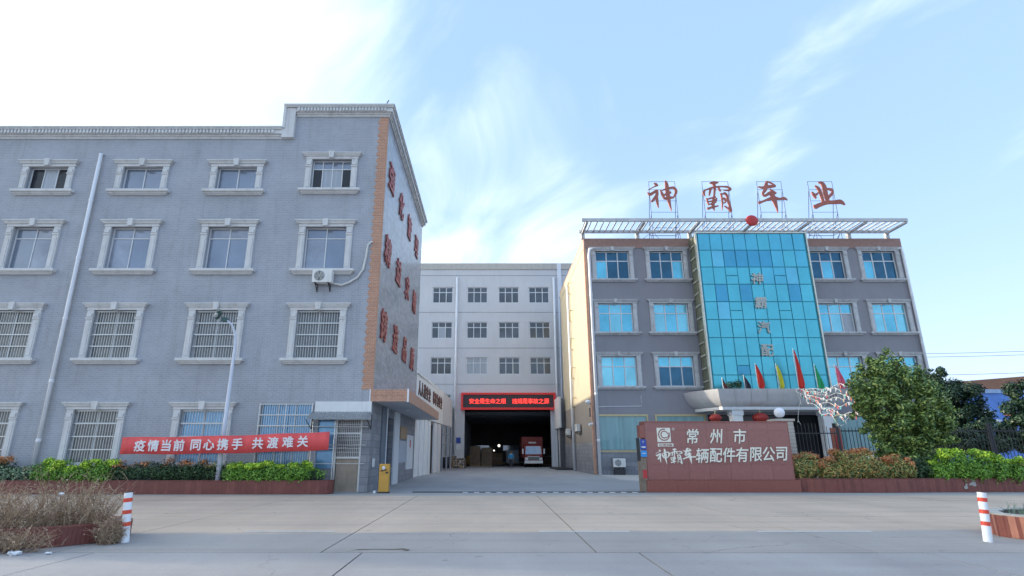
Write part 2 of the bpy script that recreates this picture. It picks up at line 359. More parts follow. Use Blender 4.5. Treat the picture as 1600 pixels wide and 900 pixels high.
ORG = {}
def link(o, parent=None, loc=(0, 0, 0)):
    COL.objects.link(o); o.location = loc
    if parent: o.parent = parent
    return o
def world_of(o):
    v = Vector((0, 0, 0))
    while o: v = v + o.location; o = o.parent
    return v
def tag(o, label=None, cat=None, group=None, kind=None):
    if label: o['label'] = label
    if cat: o['category'] = cat
    if group: o['group'] = group
    if kind: o['kind'] = kind
    return o
def thing(name, label, cat, loc=(0, 0, 0), group=None, rz=0):
    o = bpy.data.objects.new(name, None); o.empty_display_size = .3; link(o, None, loc); o.rotation_euler.z = rz
    return tag(o, label, cat, group)
def W(mb, name, m, parent=None, label=None):           # verts in world coordinates (parent unrotated)
    if parent:
        p = world_of(parent); mb.v = [(a - p.x, b - p.y, c - p.z) for a, b, c in mb.v]
    o = link(bpy.data.objects.new(name, mb.mesh(name, m)), parent)
    if label: o['label'] = label
    return o
def Lc(mb, name, m, parent, loc=(0, 0, 0)):              # verts local, placed at loc relative to the parent
    return link(bpy.data.objects.new(name, mb.mesh(name, m)), parent, loc)
def top(mb, name, m, loc, label, cat, group=None, kind=None):   # thing that is a single mesh; verts world
    mb.v = [(a - loc[0], b - loc[1], c - loc[2]) for a, b, c in mb.v]
    return tag(link(bpy.data.objects.new(name, mb.mesh(name, m)), None, loc), label, cat, group, kind)
def inst(src, parent, loc=(0, 0, 0)):                     # share mesh data
    o = src.copy(); COL.objects.link(o); o.parent = parent; o.location = loc; return o
def copy_tree(o, parent=None):
    c = o.copy(); COL.objects.link(c); c.parent = parent
    for ch in list(o.children): copy_tree(ch, c)
    return c
def smooth(o):
    o.data.polygons.foreach_set('use_smooth', [True] * len(o.data.polygons)); return o
def bev(o, w=.01, seg=2):
    b = o.modifiers.new('bevel', 'BEVEL'); b.width = w; b.segments = seg; b.limit_method = 'ANGLE'; return o

def facade(xs, zs, holes, y, depth, axis='x'):
    """wall sheet at plane y with rectangular openings (x0,x1,z0,z1) and reveals of the given depth"""
    X = sorted(set([round(a, 3) for a in [xs[0], xs[1]] + [h[i] for h in holes for i in (0, 1)] if xs[0] <= a <= xs[1]]))
    Z = sorted(set([round(a, 3) for a in [zs[0], zs[1]] + [h[i] for h in holes for i in (2, 3)] if zs[0] <= a <= zs[1]]))
    mb = MB(); P = (lambda a, t, z: (a, t, z)) if axis == 'x' else (lambda a, t, z: (t, a, z))
    for i in range(len(X) - 1):
        for j in range(len(Z) - 1):
            cx, cz = (X[i] + X[i + 1]) / 2, (Z[j] + Z[j + 1]) / 2
            if any(h[0] < cx < h[1] and h[2] < cz < h[3] for h in holes): continue
            mb.add([P(X[i], y, Z[j]), P(X[i + 1], y, Z[j]), P(X[i + 1], y, Z[j + 1]), P(X[i], y, Z[j + 1])], [(0, 1, 2, 3)])
    for a, b, c, d in holes:
        for q in (((a, c), (a, d)), ((b, c), (b, d)), ((a, c), (b, c)), ((a, d), (b, d))):
            (p0, r0), (p1, r1) = q
            mb.add([P(p0, y, r0), P(p1, y, r1), P(p1, y + depth, r1), P(p0, y + depth, r0)], [(0, 1, 2, 3)])
    return mb
def raw(mb, name, m, parent):                             # no normal recalculation trouble for open sheets
    return W(mb, name, m, parent)

def text_mesh(txt, size, depth, bold=0.0, shear=0.0, name='letter', m='letter_gold', align='CENTER'):
    c = bpy.data.curves.new(name, 'FONT'); c.body = txt; c.size = size; c.extrude = depth / 2; c.shear = shear
    c.align_x = align; c.align_y = 'CENTER'; c.resolution_u = 2
    o = bpy.data.objects.new('tmp_text', c); COL.objects.link(o)
    dg = bpy.context.evaluated_depsgraph_get(); dg.update()
    me = bpy.data.meshes.new_from_object(o.evaluated_get(dg)); bpy.data.objects.remove(o)
    me.materials.clear(); me.materials.append(M[m]); me.name = name
    if bold:
        import bmesh
        bm = bmesh.new(); b_ = bold * size
        for k_, (dx, dy) in enumerate(((0, 0), (b_, 0), (-b_, 0), (0, b_), (0, -b_))):
            q_ = me.copy(); q_.transform(Matrix.Translation((dx, dy, .0012 * k_))); bm.from_mesh(q_); bpy.data.meshes.remove(q_)
        bm.to_mesh(me); bm.free()
    xs = [v.co for v in me.vertices]
    if xs:                                                # centre on its own box
        cx = (min(v.x for v in xs) + max(v.x for v in xs)) / 2; cy = (min(v.y for v in xs) + max(v.y for v in xs)) / 2
        me.transform(Matrix.Translation((-cx, -cy, 0)))
    return me
FRONT = Matrix.Rotation(R(90), 4, 'X')                     # text plane -> facing -Y
def letter(txt, size, loc, parent, m, name='letter', depth=.05, bold=0.0, shear=0.0, rot=FRONT, wide=1.0, tall=1.0):
    me = text_mesh(txt, size, depth, bold, shear, name, m)
    me.transform(Matrix.Diagonal((wide, tall, 1, 1))); me.transform(rot)
    p = world_of(parent)
    return link(bpy.data.objects.new(name, me), parent, Vector(loc) - p)

# brush-written characters: strokes of (x, y, width) in a 10-per-pixel tracing of the lettering
GLY = {
'神': (265, 330, [
 [(150,130,8),(180,148,30),(212,172,16)], [(215,165,12),(150,188,10),(85,220,8),(45,242,5)],
 [(38,280,10),(75,308,32),(140,275,30),(192,242,26)], [(192,240,26),(180,320,38),(140,370,34),(98,415,24),(84,405,8)],
 [(180,320,26),(178,430,30),(190,518,6)], [(240,235,6),(266,300,30),(295,378,24)],
 [(262,248,8),(330,222,18),(400,205,22),(458,205,26),(487,255,32),(467,315,26),(425,368,12)],
 [(290,315,12),(345,300,32),(405,272,26)], [(292,378,14),(350,365,40),(432,355,16)],
 [(332,92,12),(348,150,40),(352,300,48),(364,430,34),(386,568,4)]]),
'霸': (1090, 330, [
 [(985,128,6),(1050,125,38),(1125,118,16)], [(1048,120,44),(1060,200,28),(1050,260,24),(1035,330,22),(1010,420,34),(1000,490,36),(1014,562,4)],
 [(912,232,16),(878,280,30),(892,335,8)], [(905,240,12),(1000,208,20),(1085,190,18),(1180,184,14),(1262,192,20),(1300,225,30),(1270,242,20),(1190,240,8)],
 [(1000,212,18),(978,262,26),(960,325,14)], [(1118,192,18),(1132,240,24),(1155,255,8)],
 [(905,388,10),(960,372,16),(1060,348,14)], [(915,424,10),(1000,410,16),(1068,385,22)], [(930,462,10),(1000,450,16),(1055,424,14)],
 [(905,532,26),(980,510,20),(1082,486,12)], [(910,368,12),(922,430,16),(936,475,10)], [(1068,368,20),(1048,435,12)],
 [(1142,290,20),(1152,380,18),(1146,470,16),(1130,556,4)], [(1150,312,12),(1202,290,22),(1232,325,26),(1242,400,26),(1256,480,28),(1268,565,22),(1240,560,6)],
 [(1150,375,16),(1192,376,20),(1202,430,14),(1158,442,8)], [(1176,488,8),(1250,542,20)]]),
'车': (450, 345, [
 [(258,190,8),(330,205,28),(430,190,38),(535,180,22)], [(405,104,12),(470,132,16),(535,178,16)],
 [(408,104,20),(386,170,44),(362,240,40),(318,300,28),(348,332,26),(430,290,38),(525,292,20)], [(438,228,10),(472,262,28),(530,294,12)],
 [(222,434,14),(250,440,26),(310,418,22),(400,385,32),(480,370,44),(560,382,24),(640,374,30),(685,402,8)],
 [(452,290,50),(470,360,58),(486,430,48),(500,520,26),(506,596,4)]]),
'业': (1275, 325, [
 [(1105,178,12),(1148,220,38),(1174,300,38),(1190,435,34)], [(1036,275,12),(1062,320,38),(1088,380,16)], [(1062,335,30),(1110,312,26),(1135,285,8)],
 [(1165,125,10),(1218,138,42),(1246,200,54),(1250,320,52),(1264,435,40)], [(1280,225,14),(1345,240,34),(1366,268,24),(1340,312,32),(1266,376,34)],
 [(1030,480,8),(1055,508,48),(1120,482,46),(1240,445,42),(1360,438,42),(1460,432,50),(1520,478,12)]]),
}
def brush_mesh(ch, sx, sz, depth, m, name, wk=1.0):
    cx, cy, strokes = GLY[ch]; mb = MB()
    for k, st in enumerate(strokes):
        # resample with Catmull-Rom for a smooth brush outline
        P = [Vector(p) for p in st]; Q = [P[0] * 2 - P[1]] + P + [P[-1] * 2 - P[-2]]; pts = []
        for i in range(1, len(Q) - 2):
            for t in (0, .25, .5, .75):
                a, b, c, d = Q[i - 1:i + 3]
                pts.append(.5 * ((2 * b) + (c - a) * t + (2 * a - 5 * b + 4 * c - d) * t * t + (3 * b - a - 3 * c + d) * t ** 3))
        pts.append(P[-1]); L_, R_ = [], []
        for i, p in enumerate(pts):
            d = pts[min(i + 1, len(pts) - 1)] - pts[max(i - 1, 0)]; n = Vector((-d.y, d.x)).normalized(); h = max(p.z, 3) / 2 * wk
            L_.append((p.x + n.x * h, p.y + n.y * h)); R_.append((p.x - n.x * h, p.y - n.y * h))
        n = len(L_); yf = -depth - .0015 * k; T = lambda q, y: ((q[0] - cx) * sx, y, -(q[1] - cy) * sz)
        vs = [T(q, yf) for q in L_] + [T(q, yf) for q in R_] + [T(q, .001 * k) for q in L_] + [T(q, .001 * k) for q in R_]; fs = []
        for i in range(n - 1):
            fs += [(i, i + 1, n + i + 1, n + i), (2 * n + i, 3 * n + i, 3 * n + i + 1, 2 * n + i + 1), (i, 2 * n + i, 2 * n + i + 1, i + 1), (n + i, n + i + 1, 3 * n + i + 1, 3 * n + i)]
        fs += [(0, n, 3 * n, 2 * n), (n - 1, 3 * n - 1, 4 * n - 1, 2 * n - 1)]
        mb.add(vs, fs)
    return mb.mesh(name, m)

def leaves(name, m, parent, blobs, n, size, seed=0, shell=.55, flat=.0, zmin=None, label=None):
    """leaf-sized faces through the volume of a set of ellipsoids (cx,cy,cz,rx,ry,rz), verts in world coordinates"""
    r = np.random.default_rng(seed); B = np.array(blobs, float); wgt = (B[:, 3] * B[:, 4] * B[:, 5]) ** (2 / 3); wgt /= wgt.sum()
    k = r.choice(len(B), n, p=wgt); d = r.normal(size=(n, 3)); d /= np.linalg.norm(d, axis=1)[:, None]
    rad = (shell + (1 - shell) * r.random(n)) ** .8 * (1 + .10 * r.normal(size=n)); rad *= np.where(r.random(n) < .2, r.random(n), 1)
    c = B[k, :3] + d * B[k, 3:] * rad[:, None]
    if zmin is not None: c = c[c[:, 2] > zmin]; d = d[:len(c)]; n = len(c)
    up = d + np.array([0, 0, .5]) + r.normal(size=(n, 3)) * .55; up /= np.linalg.norm(up, axis=1)[:, None]
    t = np.cross(up, r.normal(size=(n, 3))); t /= np.linalg.norm(t, axis=1)[:, None]; b = np.cross(up, t)
    s = size * (.65 + .7 * r.random(n))[:, None]
    v = np.stack([c - t * s * .5, c + b * s * .24 + up * s * .06, c + t * s * .5, c - b * s * .24 + up * s * .06], 1).reshape(-1, 3)
    p = np.array(world_of(parent)) if parent else np.zeros(3); v -= p
    me = bpy.data.meshes.new(name); me.vertices.add(4 * n); me.vertices.foreach_set('co', v.ravel().astype('f'))
    me.loops.add(4 * n); me.loops.foreach_set('vertex_index', np.arange(4 * n, dtype='i')); me.polygons.add(n)
    me.polygons.foreach_set('loop_start', np.arange(0, 4 * n, 4, dtype='i')); me.update(calc_edges=True); me.materials.append(M[m])
    o = link(bpy.data.objects.new(name, me), parent)
    if label: o['label'] = label
    return o

# ------------------------------------------------------------------ ground, road, yard
def structure(o): o['kind'] = 'structure'; return o
g = MB(); g.add([(-1500, -300, -.06), (1500, -300, -.06), (1500, 2500, -.06), (-1500, 2500, -.06)], [(0, 1, 2, 3)])
structure(W(g, 'ground', 'land'))
rd = MB(); rd.box(-80, 80, -20, 23.6, -.05, -.012); road = structure(W(rd, 'road', 'patch_dark'))
XJ = [-80, -62, -48, -39.4, -34.8, -30.2, -25.6, -21.0, -16.4, -11.8, -7.3, -2.85, 1.75, 6.45, 11.0, 15.6, 20.2, 24.8, 29.4, 34, 38.6, 48, 62, 80]
YJ = [(-20, -8), (-8, -2), (-2, 4.6), (4.6, 10.2), (10.2, 15.7), (15.7, 20.8), (20.8, 23.6)]
for j, (y0, y1) in enumerate(YJ):
    for i in range(len(XJ) - 1):
        off = .7 if y1 <= 10.3 else 0
        dz = random.uniform(-.002, .002)
        sb = MB(); sb.box(XJ[i] + .014 + off, XJ[i + 1] - .014 + off, y0 + .014, y1 - .014, -.03, dz)
        W(sb, 'slab', 'near_concrete' if y1 <= 10.3 else 'road_concrete', road)
yd = MB(); yd.box(-60, 60, 23.62, 97, -.05, -.005); structure(W(yd, 'yard', 'yard_concrete'))
yd = MB(); yd.add([(8.2, 28, 0), (8.2, 44.3, 0), (14.6, 44.3, 0), (14.6, 28, 0), (10.3, 28.2, 0)], [(0, 1, 2, 3)]); 
ap = MB(); ap.add([(7.9, 36, .004), (7.9, 44.3, .004), (40, 44.3, .004), (40, 28, .004), (11, 28, .004)], [(0, 1, 2, 3, 4)]); structure(W(ap, 'apron', 'pale_concrete'))
ks = MB(); ks.add([(-60, 23.0, .004), (40, 23.0, .004), (40, 23.58, .004), (-60, 23.58, .004)], [(0, 1, 2, 3)])
structure(W(ks, 'gutter_strip', 'kerb_stone'))
lm = MB()
for x0, x1 in ((-20, -17), (-5.2, -3.3), (1.0, 2.9), (5.6, 8.0), (10.9, 11.5), (14.5, 17.5)): lm.add([(x0, 12.72, .007), (x1, 12.72, .007), (x1, 12.84, .007), (x0, 12.84, .007)], [(0, 1, 2, 3)])
structure(W(lm, 'lane_marking', 'line_white'))
# gate track across the yard entrance
tr = thing('gate_track', 'low dark gate track with white dashes across the factory entrance', 'track', (2, 24.9, 0))
W(MB().box(-3.3, 6.4, 24.85, 24.95, -.004, .03), 'rail', 'dark_steel', tr)
for i in range(16):
    x = -1.2 + i * .47; W(MB().box(x, x + .22, 24.70, 24.80, -.004, .02), 'dash', 'line_white', tr)
# broken patch in the pavement
pt = MB(); pl_ = [(-2.45, 10.25, .05), (-2.32, 10.48, .07), (-2.0, 10.52, .03), (-1.72, 10.50, .05), (-1.55, 10.56, .12), (-1.42, 10.42, .10), (-1.5, 10.36, .03)]
vs_ = []
for i_, (x_, y_, w_) in enumerate(pl_): vs_ += [(x_, y_ - w_ * .5, .006), (x_ + .02, y_ + w_ * .5, .006)]
pt.add(vs_, [(2 * i_, 2 * i_ + 2, 2 * i_ + 3, 2 * i_ + 1) for i_ in range(len(pl_) - 1)]); top(pt, 'road_patch', 'patch_dark', (-1.95, 10.55, 0), 'broken earth-filled patch in the grey concrete road', 'patch')

# ------------------------------------------------------------------ window kits
def make_window(parent, loc, w, h, hood=True, sill=True, cols=2, transom=.3, frame='white_frame', pane='pane_grey', trim='white_trim', pil=.29,
                grille=0, fw=.045, variants=None, keystone=True, inset=.16, sillw=.5, open_cols=(), hoodh=.31):
    """origin: middle of the opening's bottom edge on the wall plane (facing -Y)"""
    f = MB(); y0, y1 = inset, inset + .06
    f.box(-w / 2, w / 2, y0, y1, 0, fw); f.box(-w / 2, w / 2, y0, y1, h - fw, h); f.box(-w / 2, -w / 2 + fw, y0 - .002, y1, 0, h); f.box(w / 2 - fw, w / 2, y0 - .002, y1, 0, h)
    zt = h * (1 - transom) if transom else h
    if transom: f.box(-w / 2, w / 2, y0 - .004, y1, zt - fw / 2, zt + fw / 2)
    for i in range(1, cols):
        x = -w / 2 + w * i / cols; f.box(x - fw / 2, x + fw / 2, y0 - .006, y1, 0, h)
    win = Lc(f, 'window', frame, parent, loc)
    for i in range(cols):
        xa, xb = -w / 2 + w * i / cols + fw * .6, -w / 2 + w * (i + 1) / cols - fw * .6
        for (za, zb) in ([(fw, zt - fw / 2), (zt + fw / 2, h - fw)] if transom else [(fw, h - fw)]):
            pm = variants(i, za > fw * 2) if variants else pane
            tl = random.uniform(-.012, .012); yy = y0 + .03
            p = MB(); p.add([(xa, yy + tl, za), (xb, yy - tl, za), (xb, yy - tl, zb), (xa, yy + tl, zb), (xa, yy + tl + .012, za), (xb, yy - tl + .012, za), (xb, yy - tl + .012, zb), (xa, yy + tl + .012, zb)],
                            [(0, 1, 2, 3), (7, 6, 5, 4), (0, 4, 5, 1), (3, 2, 6, 7), (0, 3, 7, 4), (1, 5, 6, 2)])
            Lc(p, 'pane', pm, win)
    if pil:
        for sgn in (-1, 1):
            a, b = sorted((sgn * (w / 2 + .003), sgn * (w / 2 + pil))); q = MB()
            q.box(a, b, -.09, .05, -.0, h - .003); mid = (a + b) / 2
            q.box(a + .06, b - .06, -.115, -.05, .12, h - .55); q.box(a - .01, b + .01, -.13, -.03, h - .42, h - .34); q.box(a + .03, b - .03, -.15, -.03, h - .33, h - .16)
            Lc(q, 'pilaster', trim, win)
    if hood:
        q = MB(); e = w / 2 + pil
        q.box(-e - .03, e + .03, -.11, .05, h, h + hoodh * .45); q.box(-e - .10, e + .10, -.17, .04, h + hoodh * .45, h + hoodh * .65)
        q.box(-e - .15, e + .15, -.20, .04, h + hoodh * .65, h + hoodh * .85); q.box(-e - .20, e + .20, -.24, .04, h + hoodh * .85, h + hoodh)
        Lc(q, 'hood', trim, win)
        if keystone:
            q = MB(); q.prism([(-.10, h - .02), (.10, h - .02), (.14, h + hoodh + .03), (-.14, h + hoodh + .03)], 'y', -.29, -.02); Lc(q, 'keystone', trim, win)
    if sill:
        q = MB(); e = w / 2 + pil; q.box(-e - .22, e + .22, -.26, .16, -.12, -.002); q.box(-e - .14, e + .14, -.17, .05, -.19, -.12); q.box(-e - .08, e + .08, -.11, .05, -.25, -.19)
        Lc(q, 'sill', trim, win)
    if grille:
        q = MB(); nb = grille
        for i in range(nb + 1):
            x = -w / 2 + .03 + (w - .06) * i / nb; q.box(x - .009, x + .009, .055, .072, .02, h - .02)
        for k in range(5):
            z = .03 + (h - .08) * k / 4; q.box(-w / 2 + .01, w / 2 - .01, .03, .06, z - .024, z + .024)
        Lc(q, 'security_grille', 'steel', win)
    return win

# ------------------------------------------------------------------ left factory building
LB = thing('factory_building', 'four-storey grey tiled factory building with orange corner strip, left of the entrance', 'building', (-14, 24.8, 0))
YF = 24.8; XR = -5.2; YB = 39.2
cols_x = [-26.35, -21.68, -17.05, -12.45, -7.84]
rows = [(1.15, 2.23), (5.6, 2.2), (9.75, 2.13), (13.78, 1.27)]
holes = []; plan = []
for ci, x in enumerate(cols_x):
    for ri, (z, h) in enumerate(rows):
        if ri == 0 and ci == 4: continue
        if ri == 3 and ci == 4: z, h = 13.84, 1.62
        holes.append((x - .97, x + .97, z, z + h)); plan.append((ci, ri, x, z, h))
guard_hole = (-10.0, -7.75, .95, 3.66); holes.append(guard_hole)
door_hole = (-6.62, -5.62, .02, 3.0); holes.append((-7.45, -5.55, .02, 3.0))
W(facade((-60, XR), (0, 16.6), holes, YF, .28), 'wall', 'facade_tile', LB)
W(facade((-10.4, XR), (16.6, 17.86), [], YF, .2), 'upper_wall', 'facade_tile', LB)
sideholes = [(28.6, 30.6, 0.02, 3.3), (32.9, 33.9, 2.35, 2.95)]
W(facade((YF, YB), (0, 4.0), sideholes, XR, -.3, 'y'), 'ground_side_wall', 'rb_base_tile', LB)
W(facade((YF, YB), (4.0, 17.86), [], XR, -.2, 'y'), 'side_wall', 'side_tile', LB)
b = MB(); b.add([(-60, YB, 0), (XR, YB, 0), (XR, YB, 17.86), (-60, YB, 17.86)], [(0, 1, 2, 3)]); b.add([(-60, YF, 0), (-60, YB, 0), (-60, YB, 17), (-60, YF, 17)], [(0, 1, 2, 3)])
b.add([(-60, YF + .3, 16.5), (XR - .3, YF + .3, 16.5), (XR - .3, YB, 16.5), (-60, YB, 16.5)], [(0, 1, 2, 3)]); W(b, 'rear_wall', 'facade_tile', LB)
b = MB(); b.box(-59.9, XR - .35, YF + .45, YF + .5, .1, 16.4); b.box(XR - .55, XR - .5, YF + .5, YB - .1, .1, 16); W(b, 'interior', 'pane_dark', LB)
# cornices: stepped profile
def cornice(mb, x0, x1, z, y=YF, sg=-1):
    for (p, a, c) in ((.06, 0, .10), (.12, .10, .20), (.22, .20, .42), (.30, .42, .50), (.34, .50, .56)):
        mb.box(x0, x1, y + sg * p, y - sg * .25, z + a, z + c)
c = MB(); cornice(c, -60, -10.42, 16.6); 
for i in range(200):
    x = -10.9 - i * .17
    if x < -27: break
    c.box(x, x + .09, YF - .30, YF - .22, 16.80, 16.98)
W(c, 'cornice', 'white_trim', LB)
c = MB()
for (p, a, d) in ((.06, 0, .10), (.12, .10, .20), (.22, .20, .42), (.30, .42, .50), (.34, .50, .57)):
    c.box(-9.82 - .6 + .0 if a > .4 else -9.82, XR + p, YF - p, YF + .25, 17.86 + a, 17.86 + d)
    c.box(XR - .25, XR + p, YF + .251, YB + p, 17.86 + a, 17.86 + d)
for i in range(28):
    x = -9.7 + i * .16; c.box(x, x + .08, YF - .30, YF - .22, 18.06, 18.24)
W(c, 'corner_cornice', 'white_trim', LB)
c = MB(); c.box(-10.42, -9.84, YF - .22, YF + .3, 16.6, 18.26); c.box(-10.42, -10.30, YF - .28, YF - .22, 17.1, 18.26); W(c, 'cornice_step', 'white_trim', LB)
# orange toothed corner strip: every course a tile of its own length
for k in range(76):
    z = 4.25 + k * .1788; wd = .42 if k % 2 else .49
    W(MB().box(XR - wd, XR + .012, YF - .018, YF + .1, z, z + .172), 'quoin_tile', 'orange_tile', LB)
# windows
protos = {}
for ci, ri, x, z, h in plan:
    loc = Vector((x, YF, z)) - LB.location
    random.seed(ci * 7 + ri)
    if ri <= 1:
        pv = 'pane_sky' if (ri == 0 and ci == 3) else 'pane_barred'
        make_window(LB, loc, 1.94, h, cols=2, transom=.25 if ri == 0 else .0, pane=pv, grille=16, sill=True)
    elif ri == 2:
        vv = {0: lambda i, t: 'pane_grey', 1: lambda i, t: 'pane_grey_b' if i else 'pane_grey', 2: lambda i, t: 'pane_grey_b' if (t or not i) else 'pane_grey', 3: lambda i, t: 'pane_grey_b' if t else 'pane_grey', 4: lambda i, t: 'pane_grey_b' if i == 0 and not t else 'pane_grey'}[ci]
        make_window(LB, loc, 1.94, h, cols=2, transom=.25, variants=vv)
    else:
        if ci == 1:
            v = lambda i, t: ['pane_dark', 'pane_curtain', 'pane_dark'][i]; make_window(LB, loc, 1.94, h, cols=3, transom=0, variants=v, keystone=True)
        elif ci == 4:
            v = lambda i, t: 'pane_grey' if t else ['pane_dark', 'pane_curtain', 'pane_curtain', 'pane_dark'][i]; make_window(LB, loc, 1.94, h, cols=4, transom=.28, variants=v)
        else: make_window(LB, loc, 1.94, h, cols=2, transom=0, pane='pane_grey')
random.seed(21)
# guard-room window, with a steel cage in front
gw = make_window(LB, Vector((-8.875, YF, .95)) - LB.location, 2.25, 2.71, hood=False, sill=False, pil=0, cols=3, transom=.36, pane='pane_sky', frame='steel', inset=.1)
q = MB()
for i in range(23): q.box(-1.10 + i * .1 - .008, -1.10 + i * .1 + .008, -.05, -.03, 0.02, 2.69)
for z in (.03, .9, 1.75, 2.2, 2.66): q.box(-1.15, 1.15, -.07, -.04, z - .022, z + .022)
for x in (-1.14, 0, 1.14): q.box(x - .022, x + .022, -.075, -.035, 0, 2.7)
Lc(q, 'security_grille', 'steel', gw)
W(MB().box(-7.72, -7.48, YF - .06, YF + .25, .0, .92), 'pier', 'rb_base_tile', LB)
W(MB().box(-10.1, -7.50, YF - .05, YF - .004, .60, .93), 'ledge', 'kerb_stone', LB)
# corner pier of large tiles
for k in range(10):
    z = .01 + k * .365; W(MB().box(-5.54, XR + .02, YF - .035, YF + .5, z, z + .353), 'pier_tile', 'rb_base_tile', LB)
    W(MB().box(XR + .001, XR + .022, YF + .52, YF + 1.9, z, z + .353), 'pier_tile', 'rb_base_tile', LB)
# guard door
dr = W(MB().box(-6.58, -5.62, YF + .08, YF + .13, .02, 1.35), 'door', 'door_brown', LB)
f = MB(); f.box(-6.68, -6.60, YF + .02, YF + .14, 0, 3.0); f.box(-5.62, -5.55, YF + .02, YF + .14, 0, 3.0); f.box(-6.68, -5.55, YF + .015, YF + .14, 1.35, 1.43); f.box(-6.68, -5.55, YF + .015, YF + .14, 2.35, 2.42); f.box(-6.68, -5.55, YF + .01, YF + .14, 2.93, 3.0)
W(f, 'door_frame', 'steel', dr)
f = MB()
for i in range(12): f.box(-6.55 + i * .08, -6.535 + i * .08, YF + .03, YF + .05, 1.43, 2.95)
for z in (1.6, 1.75, 1.9, 2.1, 2.25, 2.6, 2.75): f.box(-6.6, -5.6, YF + .025, YF + .045, z, z + .018)
W(f, 'door_grille', 'steel', dr)
W(MB().box(-6.58, -5.62, YF + .1, YF + .11, 1.44, 2.92), 'door_glass', 'pane_barred', dr)
W(MB().box(-7.45, -6.7, YF + .10, YF + .13, .95, 3.0), 'side_pane', 'pane_sky', LB); W(MB().box(-7.45, -6.7, YF + .02, YF + .26, .0, .94), 'side_panel', 'rb_base_tile', LB)
f = MB()
for z in (1.15, 1.9, 2.65): f.tube([(-7.6, YF - .25, z), (-5.3, YF - .25, z)], .018, 6)
for x in (-7.6, -6.65): f.tube([(x, YF - .25, .95 if x < -7 else .05), (x, YF - .25, 2.9)], .022, 6)
f.tube([(-5.3, YF - .25, 2.65), (-5.3, YF, 2.65)], .018, 6); f.tube([(-7.6, YF - .25, 1.15), (-7.6, YF, 1.15)], .018, 6)
W(f, 'handrail', 'steel', LB)
# white fascia board and corrugated awning over the door
W(MB().box(-7.62, XR + .015, YF - .10, YF - .005, 2.95, 3.72), 'fascia_board', 'white_paint', LB)
aw = MB(); n = 56; va = []
for i in range(n + 1):
    x = -7.75 + i * (2.65 / n); zz = .02 * (1 if i % 2 else -1)
    va += [(x, YF - .12, 3.28 + zz ), (x, YF - .95, 2.92 + zz)]
aw.add(va, [(2 * i, 2 * i + 2, 2 * i + 3, 2 * i + 1) for i in range(n)]); W(aw, 'awning', 'awning', LB)
f = MB()
for x in (-7.7, -5.15): f.bar((x, YF - .1, 2.55), (x, YF - .93, 2.90), .02); f.bar((x, YF - .1, 2.55), (x, YF - .1, 3.2), .02)
W(f, 'awning_bracket', 'dark_steel', LB)
# entrance side: canopy slab
cp = MB(); cp.box(XR + .004, -3.66, YF + .0, 39.5, 3.74, 4.20); cs = W(cp, 'canopy_slab', 'soffit', LB)
for i in range(7):
    x = -5.26 + i * .232
    for k in range(2):
        W(MB().box(x, x + .226, YF - .03, YF - .002, 3.73 + k * .26, 3.98 + k * .26), 'fascia_tile', 'orange_tile', cs)
for i in range(24):
    y = YF - .02 + i * .6135; W(MB().box(-3.655, -3.625, y, y + .606, 3.73, 4.25), 'fascia_tile', 'orange_tile', cs)
W(MB().box(-3.67, -3.60, YF - .05, YF - .031, 3.7, 4.27), 'corner_trim', 'pvc', cs); W(MB().box(-5.31, -5.265, YF - .05, YF - .01, 3.7, 4.27), 'corner_trim', 'pvc', cs)
W(MB().tube([(-4.4, 30, 3.70), (-4.4, 30, 3.735)], .12, 16), 'soffit_lamp', 'white_frame', cs)
W(MB().box(XR - .28, XR - .25, 28.6, 30.6, .02, 3.3), 'side_door', 'pane_dark', LB); W(MB().box(XR + .004, XR + .06, 27.2, 28.5, .0, 3.72), 'door_leaf', 'door_blue', LB)
W(MB().box(XR + .004, XR + .08, 30.7, 32.3, .0, 3.7), 'white_door', 'white_frame', LB); W(MB().box(XR - .06, XR + .05, 32.85, 35.4, 2.35, 3.05), 'wall_cabinet', 'wood', LB)
W(MB().box(XR + .004, XR + .03, 32.7, 35.3, 1.05, 2.25), 'notice_board', 'notice_grey', LB)
nb = W(MB().box(XR + .004, XR + .05, 35.5, 38.3, .6, 2.65), 'poster', 'notice_white', LB); 
W(MB().box(XR + .051, XR + .054, 36.7, 37.1, 1.9, 2.35), 'print', 'print_red', nb)
f = MB(); f.tube([(XR + .1, 28.2, .4), (XR + .1, 28.2, 3.7)], .03, 8); W(f, 'conduit', 'pvc', LB)
# painted characters in relief on the side wall
SIDE = Matrix.Rotation(R(90), 4, 'Z') @ FRONT
SY = [26.3, 29.6, 32.9, 36.2]
SZ = [(15.2, '强化管理'), (11.25, '精益求精'), (7.45, '铸造品质')]
for zz, txt in SZ:
    for i, chx in enumerate(txt):
        letter(chx, 1.42, (XR + .04, SY[i] + .1, zz), LB, 'letter_red', 'wall_character', .05, .024, .15, SIDE, wide=1.15, tall=1.12)
# lightning rod
W(MB().tube([(-5.3, YF - .1, 18.43), (-5.3, YF - .1, 18.62), (-5.22, YF - .1, 18.78)], .025, 6), 'roof_finial', 'dark_steel', LB)

def pipe_thing(pts, r, label, brackets, group, m='pvc', out=(0, -1, 0), name='drainpipe'):
    t = thing(name, label, 'pipe', (pts[0][0], pts[0][1], min(p[2] for p in pts)), group); o = smooth(W(MB().tube(pts, r, 10), 'pipe', m, t))
    for z in brackets:
        # ring collar at height z along the vertical run
        p = pts[-1]; W(MB().tube([(p[0], p[1], z - .06), (p[0], p[1], z + .06)], r + .015, 10), 'collar', m, t)
    return t
pipe_thing([(-19.2, YF + .02, 15.7), (-19.2, YF - .16, 15.7), (-19.2, YF - .16, 0.1)], .085, 'white drainpipe running down the left grey facade', (13.2, 10.3, 7.4, 4.6, 2.1), None)

